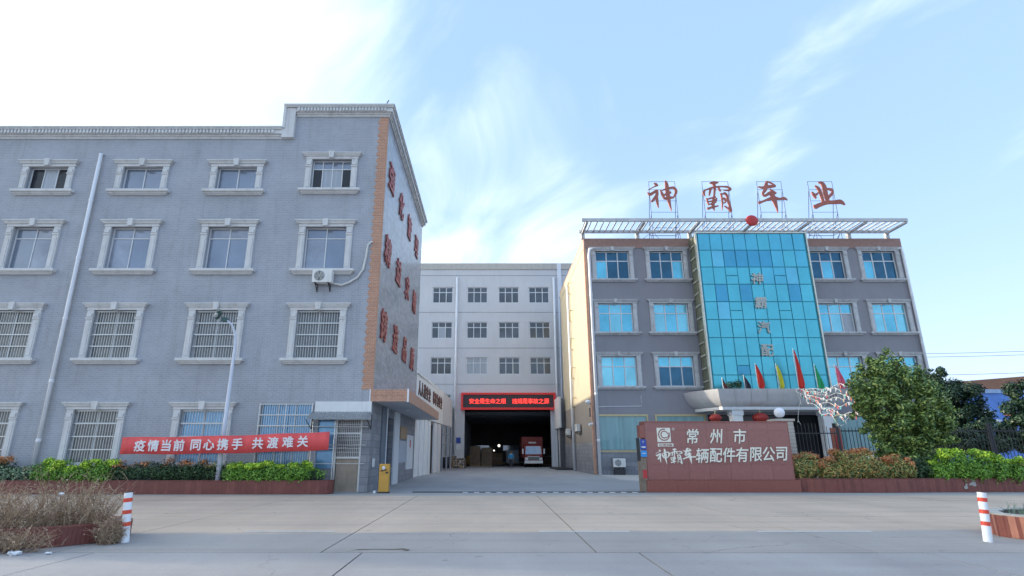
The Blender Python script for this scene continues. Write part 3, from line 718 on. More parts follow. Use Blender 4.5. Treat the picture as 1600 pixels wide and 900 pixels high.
def ac_unit(name, label, loc, rz=0, group='air conditioner outdoor units', bracket=True):
    t = thing(name, label, 'air conditioner', loc, group, rz)
    bev(Lc(MB().box(-.45, .45, -.18, .18, 0, .62), 'casing', 'ac_case', t), .02)
    q = MB()
    for k in range(1, 7): 
        r = .035 * k; q.tube([(-.12 + r * math.cos(a), -.205, .31 + r * math.sin(a)) for a in [2 * math.pi * i / 20 for i in range(21)]], .006, 4)
    for a in range(6): q.bar((-.12, -.205, .31), (-.12 + .22 * math.cos(a * 1.047), -.205, .31 + .22 * math.sin(a * 1.047)), .006)
    Lc(q, 'fan_guard', 'ac_case', t)
    Lc(MB().tube([(-.12, -.181, .31), (-.12, -.19, .31)], .235, 24), 'fan_opening', 'ac_grille', t)
    Lc(MB().box(.28, .42, -.19, -.178, .1, .52), 'side_grille', 'ac_case', t)
    if bracket:
        for x in (-.3, .3):
            q = MB(); q.box(x - .02, x + .02, -.2, .24, -.05, -.005); q.bar((x, -.15, -.05), (x, .22, -.3), .018); q.box(x - .02, x + .02, .2, .24, -.35, 0); Lc(q, 'bracket', 'dark_steel', t)
    else:
        for x in (-.3, .3): Lc(MB().box(x - .04, x + .04, -.15, .15, -.12, -.002), 'foot', 'dark_steel', t)
    return t
a1 = ac_unit('air_conditioner', 'white air conditioner unit hanging under the top right window of the left building', (-7.72, YF - .26, 9.02))
hs = MB(); hs.tube([(-7.25, YF - .1, 9.05), (-6.9, YF - .08, 8.98), (-6.55, YF - .08, 9.12), (-6.2, YF - .08, 9.35), (-5.95, YF - .08, 9.75), (-5.85, YF - .08, 10.4), (-5.80, YF - .08, 10.95), (-5.66, YF - .08, 11.1), (-5.6, YF + .02, 11.12)], .05, 8)
hs.sm = True; top(hs, 'hose', 'pipe_wrap', (-7.25, YF - .1, 9.05), 'white insulated hose curling up the grey facade beside the air conditioner', 'hose')

# ------------------------------------------------------------------ shed between the left building and the rear hall
SH = thing('white_shed', 'long white-fronted shed with characters along its fascia, behind the left building', 'building', (-8, 48, 0))
def shx(y): return -5.2 + .058 * (y - YB)
f = MB()
def slanted(mb, y0, y1, z0, z1, z0b=None, z1b=None, off=0, th=.12):
    z0b = z0 if z0b is None else z0b; z1b = z1 if z1b is None else z1b
    a, b = shx(y0) + off, shx(y1) + off
    mb.add([(a, y0, z0), (b, y1, z0b), (b, y1, z1b), (a, y0, z1), (a - th, y0, z0), (b - th, y1, z0b), (b - th, y1, z1b), (a - th, y0, z1)],
           [(0, 1, 2, 3), (7, 6, 5, 4), (0, 4, 5, 1), (3, 2, 6, 7), (0, 3, 7, 4), (1, 5, 6, 2)]); return mb
W(slanted(MB(), YB + .05, 52.5, 4.0, 7.2, 4.05, 6.95), 'fascia', 'white_paint', SH); W(slanted(MB(), 52.56, 59, 4.05, 6.93, 4.05, 6.78), 'fascia_end', 'bb_wall', SH)
for i in range(7):
    y = YB + .2 + i * .95; W(slanted(MB(), y, y + .9, 0, 3.98, off=-.02 - (.06 if i % 2 else 0)), 'white_panel', 'white_paint', SH)
W(slanted(MB(), 46.0, 47.5, 0, 3.98, off=-.3), 'door', 'door_blue', SH)
for i in range(4):
    y = 47.7 + i * 1.15; W(slanted(MB(), y, y + 1.1, 0, 3.98, off=-.02 - (.08 if i % 2 else 0)), 'white_panel', 'bb_wall', SH)
b = MB(); b.box(-5.6, -5.5, 52.6, 64.8, 0, 4.0); W(b, 'dark_opening', 'interior_dark', SH)
f = MB()
for z in (1.2, 2.4, 3.3): f.bar((-4.5, 52.4, z), (-4.2, 59, z), .05)
for y in (53, 56, 59): f.tube([(shx(y) - .1, y, 0), (shx(y) - .1, y, 4.0)], .09, 8)
W(f, 'post_and_rail', 'galv_blue', SH)
b = MB(); b.add([(-5.1, YB + .1, 6.9), (-4.15, 59, 6.7), (-4.4, 64.9, 6.5), (-12, 64.9, 9.5), (-12, YB + .1, 9.5), (-20, YB + .1, 6.9), (-20, 64.9, 6.9)], [(0, 1, 2, 3, 4), (4, 3, 6, 5)])  # unseen ridge, height and length shaped to shade the office side wall
b.add([(-20, YB + .1, 0), (-20, 64.9, 0), (-20, 64.9, 6.9), (-20, YB + .1, 6.9)], [(0, 1, 2, 3)]); W(b, 'roof', 'galv_blue', SH)
for i, chx in enumerate('人人讲安全事事为安全'):
    y = 40.3 + i * 1.08 + (1.0 if i > 4 else 0)
    an = math.atan(.058); rot = Matrix.Rotation(R(90) - an, 4, 'Z') @ FRONT
    letter(chx, .95, (shx(y) + .04, y, 6.0 - .02 * i), SH, 'letter_dark', 'fascia_character', .05, .02, 0, rot, tall=1.15, wide=.95)

# ------------------------------------------------------------------ rear hall across the yard
BB = thing('rear_hall', 'pale grey four-storey factory hall with a wide dark vehicle opening, closing the yard', 'building', (1, 65, 0))
Y2 = 65.0; bh = []; bw = []
for ri, z in enumerate((18.78, 14.47, 10.25)):
    for x in (-11.1, -5.86, -1.7, 2.07, 5.7): bh.append((x - 1.22, x + 1.22, z, z + 1.98)); bw.append((x, z, ri))
bh.append((-7.1, -4.62, 6.0, 7.98)); bw.append((-5.86, 6.0, 3))
W(facade((-30, 22), (0, 23.0), bh + [(-3.3, 6.95, 0.0, 6.3)], Y2, .3), 'wall', 'bb_wall', BB)
W(MB().box(-30.1, 22.1, Y2 - .12, Y2 + .4, 23.0, 23.75), 'cornice', 'bb_cornice', BB)
b = MB(); b.add([(-30, Y2, 0), (-30, 95, 0), (-30, 95, 23), (-30, Y2, 23)], [(0, 1, 2, 3)]); b.add([(22, Y2, 0), (22, 95, 0), (22, 95, 23), (22, Y2, 23)], [(0, 1, 2, 3)]); b.add([(-30, Y2 + .3, 23), (22, Y2 + .3, 23), (22, 95, 23), (-30, 95, 23)], [(0, 1, 2, 3)])
W(b, 'rear_wall', 'bb_wall', BB)
f = MB()
for z in (22.2, 17.6, 13.3, 9.1): f.box(-30, 22, Y2 - .02, Y2 - .002, z, z + .05)
W(f, 'joint_line', 'rb_wall', BB)
W(MB().box(-29.9, 21.9, Y2 + .5, Y2 + .55, 6.6, 22.8), 'interior', 'pane_dark', BB)
v0 = lambda i, t: 'bb_pane'
for x, z, ri in bw:
    loc = Vector((x, Y2, z)) - BB.location
    vv = (lambda i, t: 'pane_curtain') if (ri == 2 and abs(x + 1.7) < .1) else ((lambda i, t: 'pane_curtain' if (i == 1 and not t) else 'bb_pane') if (ri == 1 and x == -5.86) else v0)
    make_window(BB, loc, 2.44, 1.98, hood=False, sill=False, pil=0, cols=3, transom=.33, variants=vv, fw=.09, inset=.12, frame='white_frame')
# hall interior
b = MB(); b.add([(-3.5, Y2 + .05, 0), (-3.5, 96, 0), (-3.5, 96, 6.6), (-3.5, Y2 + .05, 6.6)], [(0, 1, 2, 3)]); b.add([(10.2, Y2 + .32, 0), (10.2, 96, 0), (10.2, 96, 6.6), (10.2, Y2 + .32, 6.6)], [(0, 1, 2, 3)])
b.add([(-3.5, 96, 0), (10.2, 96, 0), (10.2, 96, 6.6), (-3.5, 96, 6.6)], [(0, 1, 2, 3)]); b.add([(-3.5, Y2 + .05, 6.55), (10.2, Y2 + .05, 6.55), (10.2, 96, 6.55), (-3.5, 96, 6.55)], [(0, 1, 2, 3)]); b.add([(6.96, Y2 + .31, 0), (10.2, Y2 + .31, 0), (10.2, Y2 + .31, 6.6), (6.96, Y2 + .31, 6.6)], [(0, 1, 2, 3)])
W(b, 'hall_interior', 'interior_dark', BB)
f = MB()
for i in range(6): f.box(-3.5, 10.2, 69 + i * 4.5, 69.2 + i * 4.5, 5.9, 6.3); f.box(-3.45, -3.25, 69 + i * 4.5, 69.2 + i * 4.5, 0, 6.2)
W(f, 'roof_beam', 'door_blue', BB)
W(MB().box(-3.3, -3.05, Y2 + .1, Y2 + .4, 0, 6.3), 'door_jamb', 'bb_wall', BB); W(MB().box(6.7, 6.95, Y2 + .1, Y2 + .4, 0, 6.3), 'door_jamb', 'bb_wall', BB)
for x in (-3.0, 1.9): W(MB().box(x, x + 2.6, 95.6, 95.7, 1.9, 2.7), 'far_window', 'pane_grey', BB)
for i, (x, y, z) in enumerate(((1.15, 90, 2.6), (.4, 94, 1.9))):
    l = thing('hanging_lamp', ['larger lit lamp hanging deep inside the dark hall', 'smaller lit lamp low at the back of the dark hall'][i], 'lamp', (x, y, z)); Lc(MB().ball((0, 0, 0), .2 - .07 * i), 'bulb', 'lamp_on', l); Lc(MB().bar((0, 0, .15), (0, 0, 6.5 - z), .015), 'cord', 'dark_steel', l)
pipe_thing([(-4.15, Y2 + .02, 21.9), (-4.15, Y2 - .2, 21.9), (-4.15, Y2 - .2, 0)], .14, 'left tall white drainpipe on the rear hall, beside the red display', (17, 12.5, 8), 'drainpipes on the rear hall')
pipe_thing([(7.5, Y2 + .02, 21.9), (7.5, Y2 - .2, 21.9), (7.5, Y2 - .2, 0)], .14, 'right tall white drainpipe on the rear hall, right of the red display', (17, 12.5, 8), 'drainpipes on the rear hall')
b = MB(); b.box(7.95, 8.45, Y2 - .16, Y2 - .125, 19.5, 23.7); W(b, 'pale_duct', 'pvc', BB)
pipe_thing([(8.05, Y2 - .1, 19.4), (8.05, Y2 - .25, 0)], .10, 'thin drainpipe close to the right corner of the rear hall', (15, 9), 'drainpipes on the rear hall')
# LED display over the opening
LD = thing('led_display', 'wide red-framed display with glowing red characters above the dark opening', 'sign', (1.9, Y2 - .4, 6.3))
W(MB().box(-3.35, 7.15, Y2 - .38, Y2 - .02, 6.3, 8.06), 'board', 'led_board', LD)
f = MB(); f.box(-3.45, 7.25, Y2 - .48, Y2 - .02, 7.90, 8.12); f.box(-3.45, 7.25, Y2 - .48, Y2 - .02, 6.24, 6.46); f.box(-3.45, -3.23, Y2 - .482, Y2 - .02, 6.24, 8.12); f.box(7.03, 7.25, Y2 - .482, Y2 - .02, 6.24, 8.12)
W(f, 'frame', 'led_frame', LD)
for i, chx in enumerate('安全是生命之根'): letter(chx, .62, (-2.25 + i * .60, Y2 - .41, 7.18), LD, 'led_text', 'character', .02, .006)
for i, chx in enumerate('违规是事故之源'): letter(chx, .62, (2.62 + i * .60, Y2 - .41, 7.18), LD, 'led_text', 'character', .02, .006)

# ------------------------------------------------------------------ right office building
RB = thing('office_building', 'dark grey four-storey office building with a blue glass front, right of the entrance', 'building', (21, 44.4, 0))
Y3 = 44.4; XL, XQ = 7.8, 34.5
rcx = [10.1, 14.62, 28.05, 32.42]; rrow = [(15.37, 2.46), (10.9, 2.4), (6.57, 2.38)]
rh = [(x - 1.4, x + 1.4, z, z + h) for x in rcx for z, h in rrow] + [(8.25, 11.95, 1.75, 4.28), (12.75, 16.4, 1.75, 4.28), (16.7, 25.5, 0, 4.4), (26.6, 29.8, 1.75, 4.28), (30.6, 33.8, 1.75, 4.28)]
W(facade((XL, XQ), (0, 18.1), rh, Y3, .3), 'wall', 'rb_wall', RB)
W(MB().box(XL - .02, XQ + .02, Y3 - .05, Y3 + .3, 18.1, 18.96), 'parapet', 'brick_red', RB)
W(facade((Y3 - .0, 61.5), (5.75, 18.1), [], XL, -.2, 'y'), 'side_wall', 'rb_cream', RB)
W(facade((Y3 - .0, 61.5), (0, 5.75), [], XL, -.2, 'y'), 'lower_side_wall', 'side_grey', RB)  # lower wall in its own grey-brown, cream above
W(MB().box(XL - .035, XL - .003, Y3, 61.5, 0, 2.35), 'side_base', 'rb_base_tile', RB)
W(MB().box(XL - .03, XL + .3, Y3 + .301, 61.5, 18.1, 18.96), 'side_parapet', 'rb_cream', RB); W(MB().box(XL - .05, XL + .32, Y3 + .3, 61.5, 18.96, 19.05), 'side_coping', 'orange_tile', RB)
f = MB(); f.box(XL - .05, XL + .14, Y3 - .03, Y3 + .22, 0, 18.1); W(f, 'corner_strip', 'orange_tile', RB)
f = MB(); f.box(XQ - .14, XQ + .05, Y3 - .03, Y3 + .22, 0, 18.1); W(f, 'corner_strip', 'brick_red', RB)
b = MB(); b.add([(XQ, Y3, 0), (XQ, 61.5, 0), (XQ, 61.5, 18.9), (XQ, Y3, 18.9)], [(0, 1, 2, 3)]); b.add([(XL, 61.5, 0), (XQ, 61.5, 0), (XQ, 61.5, 18.9), (XL, 61.5, 18.9)], [(0, 1, 2, 3)]); b.add([(XL + .2, Y3 + .2, 18.5), (XQ, Y3 + .2, 18.5), (XQ, 61.5, 18.5), (XL + .2, 61.5, 18.5)], [(0, 1, 2, 3)])
W(b, 'rear_wall', 'rb_wall', RB); W(MB().box(XL + .4, XQ - .2, Y3 + .6, Y3 + .65, .1, 18.4), 'interior', 'pane_dark', RB)
for k in range(6):
    z = .01 + k * .3; 
    for (x0, x1) in ((XL + .15, 16.7), (25.5, 34.3)): W(MB().box(x0, x1, Y3 - .025, Y3 - .002, z, z + .285), 'base_course', 'rb_base_tile', RB)
def rbvar(ri, ci):
    def v(i, t):
        if ri == 0: return 'pane_navy' if (t or (i + ci) % 3) else 'pane_cyan'
        if ri == 2 and ci == 1 and not t: return 'pane_navy'
        if ri == 1 and ci == 2 and i == 2 and not t: return 'pane_curtain'
        return 'pane_cyan' if (i + ri + ci) % 2 else 'pane_cyan_pale'
    return v
for ci, x in enumerate(rcx):
    for ri, (z, h) in enumerate(rrow):
        make_window(RB, Vector((x, Y3, z)) - RB.location, 2.8, h, cols=3, transom=.34, variants=rbvar(ri, ci), trim='surround_grey', pil=.34, fw=.08, hoodh=.3)
for (x0, x1) in ((8.25, 11.95), (12.75, 16.4), (26.6, 29.8), (30.6, 33.8)):
    w_ = x1 - x0; win = W(MB().box(x0, x1, Y3 + .02, Y3 + .05, 1.75, 4.28), 'shop_window', 'drape_teal', RB)
    f = MB(); y = Y3 - .05; f.box(x0 - .13, x1 + .13, y, Y3 + .1, 4.28, 4.43); f.box(x0 - .13, x1 + .13, y, Y3 + .1, 1.62, 1.75); f.box(x0 - .13, x0, y, Y3 + .1, 1.75, 4.28); f.box(x1, x1 + .13, y, Y3 + .1, 1.75, 4.28)
    W(f, 'window_frame', 'gold_frame', win); W(MB().box(x0 - .25, x0 - .15, y, Y3 - .003, 1.6, 4.5) if False else MB().box((x0 + x1) / 2 - .015, (x0 + x1) / 2 + .015, Y3 - .0, Y3 + .019, 1.75, 4.28), 'mullion', 'drape_teal', win)
# thin conduit on the facade
f = MB(); f.tube([(8.1, Y3 - .03, 5.0), (11.65, Y3 - .03, 5.05), (11.65, Y3 - .03, 5.85)], .022, 6); W(f, 'conduit', 'pvc', RB)
# glass curtain wall
YG = 42.6; gx0, gx1, gz0, gz1 = 16.62, 25.5, 6.1, 18.75
cw = W(MB().box(gx0, gx1, YG + .06, YG + .12, gz0, gz1), 'curtain_wall_backing', 'mullion', RB)
bx = MB(); bx.box(gx0 - .0, gx1, YG + .13, Y3 - .01, gz0, gz1 - .02); W(bx, 'curtain_wall_box', 'green_strip', RB)
nc, nr = 9, 9; cwid = (gx1 - gx0 - .24) / nc; rhh = (gz1 - gz0 - .1) / 8.75
special = {(1, 2): 'c', (1, 3): 'c', (1, 4): 'c', (1, 5): 'c', (1, 1): 'd', (0, 0): 'b', (3, 1): 'c', (3, 3): 'c', (3, 7): 'c', (2, 7): 'd', (4, 1): 'd', (2, 8): 'a', (0, 4): 'b', (0, 1): 'b', (0, 2): 'b', (0, 6): 'b', (0, 8): 'b'}
for r_ in range(nr):
    zt = gz1 - .05 - r_ * rhh; zb = max(zt - rhh, gz0 + .03)
    for c_ in range(nc):
        x0 = gx0 + .12 + c_ * cwid; k = special.get((r_, c_), 'b' if r_ < 3 and random.random() < .6 else 'a')
        parts_ = [(zb, zt)]
        if (r_, c_) in ((2, 2), (2, 6), (4, 2), (4, 6), (7, 2)): parts_ = [(zb, zb + (zt - zb) * .5), (zb + (zt - zb) * .5, zt)]
        for q_, (a, d) in enumerate(parts_):
            kk = 'c' if (r_, c_, q_) == (7, 2, 0) else k; g_ = .032; tl = random.uniform(-.011, .011); t2 = random.uniform(-.011, .011); yy = YG + .02; xb = x0 + cwid - g_; xa = x0 + g_; a += g_; d -= g_
            p = MB(); vs = [(xa, yy + tl, a), (xb, yy - tl, a), (xb, yy - tl + t2, d), (xa, yy + tl + t2, d)]; vs += [(u, v_ + .035, z_) for u, v_, z_ in vs]
            p.add(vs, [(0, 1, 2, 3), (7, 6, 5, 4), (0, 4, 5, 1), (3, 2, 6, 7), (0, 3, 7, 4), (1, 5, 6, 2)]); W(p, 'pane', 'curtain_wall_' + kk, RB)
for x in (gx0 - .08, gx1): W(MB().box(x, x + .1, YG - .05, YG + .2, gz0 - .1, gz1 + .08), 'edge_trim', 'edge_metal', RB)
W(MB().box(gx0 + .021, gx1 - .001, YG - .04, YG + .2, gz1 - .03, gz1 + .075), 'top_trim', 'edge_metal', RB)
f = MB()
for k in range(12): f.box(gx0 - .10, gx0 - .01, YG + .5, Y3 - .3, 6.8 + k, 6.9 + k)
f.box(gx0 - .05, gx0 - .004, YG + .3, YG + .36, gz0, gz1); W(f, 'side_ladder', 'edge_metal', RB)
for i, chx in enumerate('神霸汽配'):
    z = (14.85, 12.85, 10.9, 9.1)[i]
    letter(chx, 1.0, (21.1, YG - .06, z), RB, 'letter_bronze', 'front_character', .06, .022, .1)
# roof trellis
TZ = 19.55
f = MB(); f.box(7.3, 33.62, 41.95, 42.07, TZ - .05, TZ + .22); W(f, 'trellis_front_beam', 'surround_grey', RB)
f = MB(); f.box(7.45, 33.82, Y3 - .0, Y3 + .14, TZ - .06, TZ + .20); W(f, 'trellis_rear_beam', 'surround_grey', RB)
for i in range(52):
    x = 7.55 + i * .51; 
    if x > 33.4: break
    W(MB().box(x, x + .07, 42.08, Y3 - .005, TZ, TZ + .12), 'trellis_slat', 'galv_blue', RB)
for x in (7.62, 12.25, 16.7, 21.1, 25.6, 30.2, 33.45):
    q = MB(); q.box(x, x + .28, Y3 + .0, Y3 + .28, 18.962, TZ - .062); W(q, 'trellis_post', 'surround_grey', RB)
    q = MB(); q.box(x + .02, x + .2, 42.08, Y3 - .006, TZ - .16, TZ - .002); W(q, 'trellis_bracket', 'surround_grey', RB)
rb_ = MB(); rb_.ball((20.95, 41.80, 19.5), .50, .14, .47, 24, 14); rb_.sm = True; top(rb_, 'red_disc', 'red_ball', (20.95, 41.80, 19.5), 'round red disc fixed to the middle of the roof trellis', 'ornament')
# roof letters on steel frames
SX, SZZ = .00573, .00625
def xw(u, y=46.0): return u
for ch, x0, x1, xc, zc in (('神', 14.2, 16.55, 15.27, 23.62), ('霸', 19.0, 21.35, 20.22, 23.62), ('车', 23.95, 26.15, 25.05, 23.55), ('业', 28.55, 30.75, 30.05, 23.7)):
    rd_ = {'神': 'leftmost', '霸': 'second', '车': 'third', '业': 'rightmost'}[ch]
    t = thing('roof_letter', 'red brush-written character %s on a steel frame, %s on the office roof' % (ch, rd_), 'roof letter', ((x0 + x1) / 2, 46, 18.5), 'red characters on the office roof')
    o = link(bpy.data.objects.new('character', brush_mesh(ch, SX, SZZ, .10, 'letter_roof', 'character', 1.3)), t, Vector((xc, 45.9, zc)) - t.location)
    f = MB(); r_ = .028
    for x in (x0, x1):
        f.tube([(x, 46, 18.5), (x, 46, 25.1)], r_, 5); f.tube([(x, 46.05, 24.2), (x, 47.6, 18.5)], r_, 5); f.tube([(x, 46, 22.0), (x, 47.1, 20.3)], r_, 5); f.tube([(x, 46, 20.3), (x, 47.1, 20.3)], r_, 5); f.tube([(x, 46, 20.3), (x, 47.45, 19)], r_, 5)
    for z in (25.1, 24.3, 23.2, 22.1, 21.3): f.tube([(x0, 46, z), (x1, 46, z)], .018, 5)
    for z in (20.6, 20.25): f.tube([(x0, 46, z), (x1, 46, z)], .03, 5)
    f.tube([(x0, 47.1, 20.3), (x1, 47.1, 20.3)], .03, 5); f.tube([(x0, 46, 20.25), (x0 + .8, 46, 19.1)], .02, 5); f.tube([(x1, 46, 20.25), (x1 - .8, 46, 19.1)], .02, 5)
    W(f, 'frame', 'frame_blue', t)
f = MB(); f.tube([(13.0, 46.2, 19.4), (14.2, 46.2, 20.3), (28.6, 46.2, 20.35)], .022, 5); top(f, 'roof_cable', 'frame_blue', (14, 46.2, 19.4), 'thin steel tie running behind the feet of the roof letters', 'cable')
# drainpipes on the office building
pipe_thing([(8.6, Y3 - .0, 17.9), (8.6, Y3 - .3, 17.95), (8.18, Y3 - .3, 17.9), (8.14, Y3 - .2, 17.4), (8.14, Y3 - .2, 0)], .12, 'white drainpipe down the left front corner of the office building', (14, 10, 6, 2.5), None)
pipe_thing([(33.9, Y3 - .0, 18.0), (34.3, Y3 - .25, 18.0), (34.32, Y3 - .25, 17.5), (34.32, Y3 - .25, 0)], .10, 'white drainpipe down the right front corner of the office building', (14, 10, 6), None)
pipe_thing([(XL - .2, 54, 17.6), (XL - .2, 53.8, 0)], .13, 'white drainpipe on the sunlit cream side wall', (), None)
for k in range(5):
    z = 16.9 - k * 2.75
    f = MB(); f.tube([(XL - .02, 52.2, z + .5), (XL - .32, 52.2, z + .5), (XL - .32, 52.6, z + .15), (XL - .3, 52.9, z - .3), (XL - .05, 53.2, z - .4)], .045, 6)
    W(f, 'side_bracket', 'gold_frame', RB)
# annex fascia behind the cream wall
AX = thing('side_annex', 'white-fascia annex between the cream wall and the rear hall', 'building', (8, 63, 0))
W(MB().box(7.1, 7.3, 60.2, 64.8, 4.1, 7.3), 'fascia', 'white_paint', AX)
W(MB().box(7.32, 8.3, 61.6, 64.9, 0, 4.1), 'recess', 'interior_dark', AX); W(MB().box(7.25, 7.5, 62.4, 62.7, 0, 4.09), 'post', 'white_paint', AX); W(MB().box(7.15, 7.4, 64.5, 64.85, 0, 4.09), 'post', 'white_paint', AX)
W(MB().box(7.31, 9, 61.55, 64.9, 4.12, 7.2), 'body', 'rb_wall', AX)
W(MB().box(6.2, 7.8, 56, 63, -.004, .14), 'step', 'dark_steel', AX)
ac_unit('air_conditioner', 'air conditioner unit standing on the ground below the teal-curtained window', (9.55, Y3 - .45, .55), bracket=False)
f = MB(); 
f.box(9.15, 9.95, Y3 - .6, Y3 - .28, .0, .42); top(f, 'unit_stand', 'dark_steel', (9.55, Y3 - .4, 0), 'dark low stand under the ground-level air conditioner', 'stand')
ac_unit('air_conditioner', 'nearer air conditioner unit on the grey-brown lower side wall', (XL - .3, 50.4, 3.35), -R(90))
ac_unit('air_conditioner', 'farther air conditioner unit on the grey-brown lower side wall', (XL - .3, 56.6, 3.2), -R(90))
fl = thing('floodlight', 'white wall light on an arm at the left corner of the office building', 'light', (7.6, Y3 - .2, 5.3))
W(MB().ball((7.45, Y3 - .3, 5.35), .22, .2, .16), 'head', 'white_frame', fl); W(MB().tube([(7.8, Y3 + .1, 5.2), (7.5, Y3 - .25, 5.25)], .03, 6), 'arm', 'dark_steel', fl)
W(MB().box(7.5, 7.65, Y3 - .3, Y3 - .15, 4.2, 4.9), 'box', 'rust_metal', fl)
cc = thing('security_camera', 'small white camera below the wall light on the office corner', 'camera', (7.6, Y3 - .2, 3.7)); W(MB().tube([(7.75, Y3 - .1, 3.72), (7.45, Y3 - .35, 3.65)], .09, 10), 'body', 'white_frame', cc); W(MB().tube([(7.8, Y3 + .05, 3.8), (7.65, Y3 - .15, 3.75)], .03, 6), 'arm', 'dark_steel', cc)

# ------------------------------------------------------------------ entrance canopy of the office
CN = thing('entrance_canopy', 'bowl-shaped metal entrance canopy under the blue glass front', 'canopy', (21, 42, 4.4))
def loop(off, z, yo=0):
    return [(14.95 + off, Y3 - .04, z), (15.35 + off, 42.8 + off * .2, z), (16.35 + off * .5, 40.9 + off * .8, z + .0), (25.75 - off * .5, 40.9 + off * .8, z), (26.75 - off, 42.8 + off * .2, z), (27.1 - off, Y3 - .04, z)]
prof = [(0.0, 6.02), (.03, 5.9), (.14, 5.55), (.34, 5.2), (.62, 4.92), (.95, 4.78)]
A, Bq = loop(0, 0), None
def sect(p0f, p1f, n):
    """sheets between loop corners split into n panels"""
    for k in range(n):
        mb = MB(); rows_ = []
        for off, z in prof:
            Lp = loop(off, z); a = Vector(Lp[p0f]); b = Vector(Lp[p1f]); t0, t1 = (k + .012) / n, (k + .988) / n
            rows_.append((a.lerp(b, t0), a.lerp(b, t1)))
        vs = []
        for a, b in rows_: vs += [a, b]
        nin = Vector((0, .05, 0)); m_ = len(vs); vs2 = [v + nin for v in vs]
        mb.add(vs + vs2, [(2 * i, 2 * i + 1, 2 * i + 3, 2 * i + 2) for i in range(len(rows_) - 1)] + [(m_ + 2 * i, m_ + 2 * i + 2, m_ + 2 * i + 3, m_ + 2 * i + 1) for i in range(len(rows_) - 1)])
        smooth(W(mb, 'canopy_panel', 'canopy_metal', CN))
sect(0, 1, 1); sect(1, 2, 2); sect(2, 3, 8); sect(3, 4, 2); sect(4, 5, 1)
tp = MB(); Lp = loop(.1, 5.98); tp.add(Lp, [tuple(range(6))]); tp.add(loop(.1, 5.8), [tuple(range(6))]); W(tp, 'canopy_top', 'surround_grey', CN)
tp = MB(); a = loop(.80, 4.80); b = loop(.80, 4.58); tp.add(a + b, [(i, i + 1, i + 7, i + 6) for i in range(5)] + [(6, 7, 8, 9, 10, 11)]); W(tp, 'soffit_band', 'white_frame', CN)
for x in (17.45, 24.0):
    c = thing('entrance_column', 'square white column under the canopy, %s of the lantern' % ('left' if x < 20 else 'right'), 'column', (x + .4, 42, 0), 'white columns under the canopy')
    W(MB().box(x + .06, x + .78, 41.7, 42.4, 0, 4.2), 'shaft', 'white_paint', c); W(MB().box(x, x + .84, 41.64, 42.46, 4.2, 4.575), 'capital', 'white_frame', c)
W(MB().box(16.7, 25.5, Y3 + .9, Y3 + .95, 0, 4.4), 'entrance_back', 'pane_dark', RB)
for i, x in enumerate((16.95, 20.2, 21.9, 25.0)): W(MB().box(x, x + .22, Y3 + .7, Y3 + .89, .1, 4.0), 'door_couplet', 'print_red', RB)
for i, (x, r_, lab) in enumerate(((19.45, .44, 'large red paper lantern under the middle of the canopy'), (16.2, .34, 'small red lantern at the left end of the canopy'))):
    t = thing('red_lantern', lab, 'lantern', (x, 41.6, 3.9), 'red lanterns under the canopy')
    q = MB(); q.ball((x, 41.6, 4.0), r_ * 1.25, r_ * 1.25, r_ * .8, 18, 12); smooth(W(q, 'shade', 'lantern_red', t)); W(MB().tube([(x, 41.6, 4.0 + r_ * .7), (x, 41.6, 4.57)], .03, 6), 'cord', 'gold_frame', t); W(MB().tube([(x, 41.6, 4 - r_ * .75), (x, 41.6, 4 - r_ * 1.5)], [.05, .12], 6), 'tassel', 'cloth_yellow', t)
# flags standing on the canopy
def flag(x, zt, col, label, w=.36, y=41.3):
    t = thing('flag', label, 'flag', (x, y, 5.98), 'flags standing on the entrance canopy'); W(MB().tube([(x, y, 5.98), (x - .04, y, zt + .12)], .025, 6), 'pole', 'pole_white', t)
    mb = MB(); n = 14; vs = []; rr = random.Random(int(x * 10)); h = zt - 6.1
    for i in range(n + 1):
        t_ = i / n; ww = .62 * w * (.16 + .95 * math.sin(min(1, t_ * 1.25) * 1.5)) * (1 if t_ < .85 else 1 - (t_ - .85) * 2.2)
        for j in range(6):
            u = j / 5; vs.append((x + ww * u + .14 * t_ * u, y - .05 + .10 * math.sin(u * 9 + t_ * 3 + x) * (.3 + t_), zt - h * t_ - .10 * u * t_))
    fs = [(i * 6 + j, i * 6 + j + 1, i * 6 + j + 7, i * 6 + j + 6) for i in range(n) for j in range(5)]
    mb.add(vs, fs); o = smooth(W(mb, 'cloth', col, t)); s_ = o.modifiers.new('thick', 'SOLIDIFY'); s_.thickness = .015
flag(19.45, 7.8, 'cloth_red', 'furled red flag on the canopy, left of the yellow one', .48)
flag(20.98, 7.78, 'cloth_yellow', 'furled yellow flag on the canopy', .42)
flag(22.4, 8.9, 'cloth_red', 'tallest furled red flag on the canopy, right of the yellow one', .55)
flag(23.8, 7.75, 'cloth_green', 'furled green flag on the canopy', .42)
flag(25.3, 7.75, 'cloth_pink', 'drooping pink flag at the right end of the canopy', .55)
flag(18.5, 6.95, 'cloth_navy', 'short dark blue flag low on the canopy, left of the red one', .35)
flag(16.9, 6.75, 'cloth_maroon', 'short maroon flag near the left end of the canopy', .25)
pl = thing('potted_plant', 'low green plant on top of the canopy in front of the blue glass', 'plant', (17.6, 41.5, 5.98)); leaves('foliage', 'leaf_deep', pl, [(17.6, 41.5, 6.35, .55, .2, .25), (18.1, 41.5, 6.4, .3, .2, .35)], 500, .14, 5)
W(MB().box(17.2, 18.1, 41.4, 41.6, 5.981, 6.12), 'trough', 'dark_steel', pl)

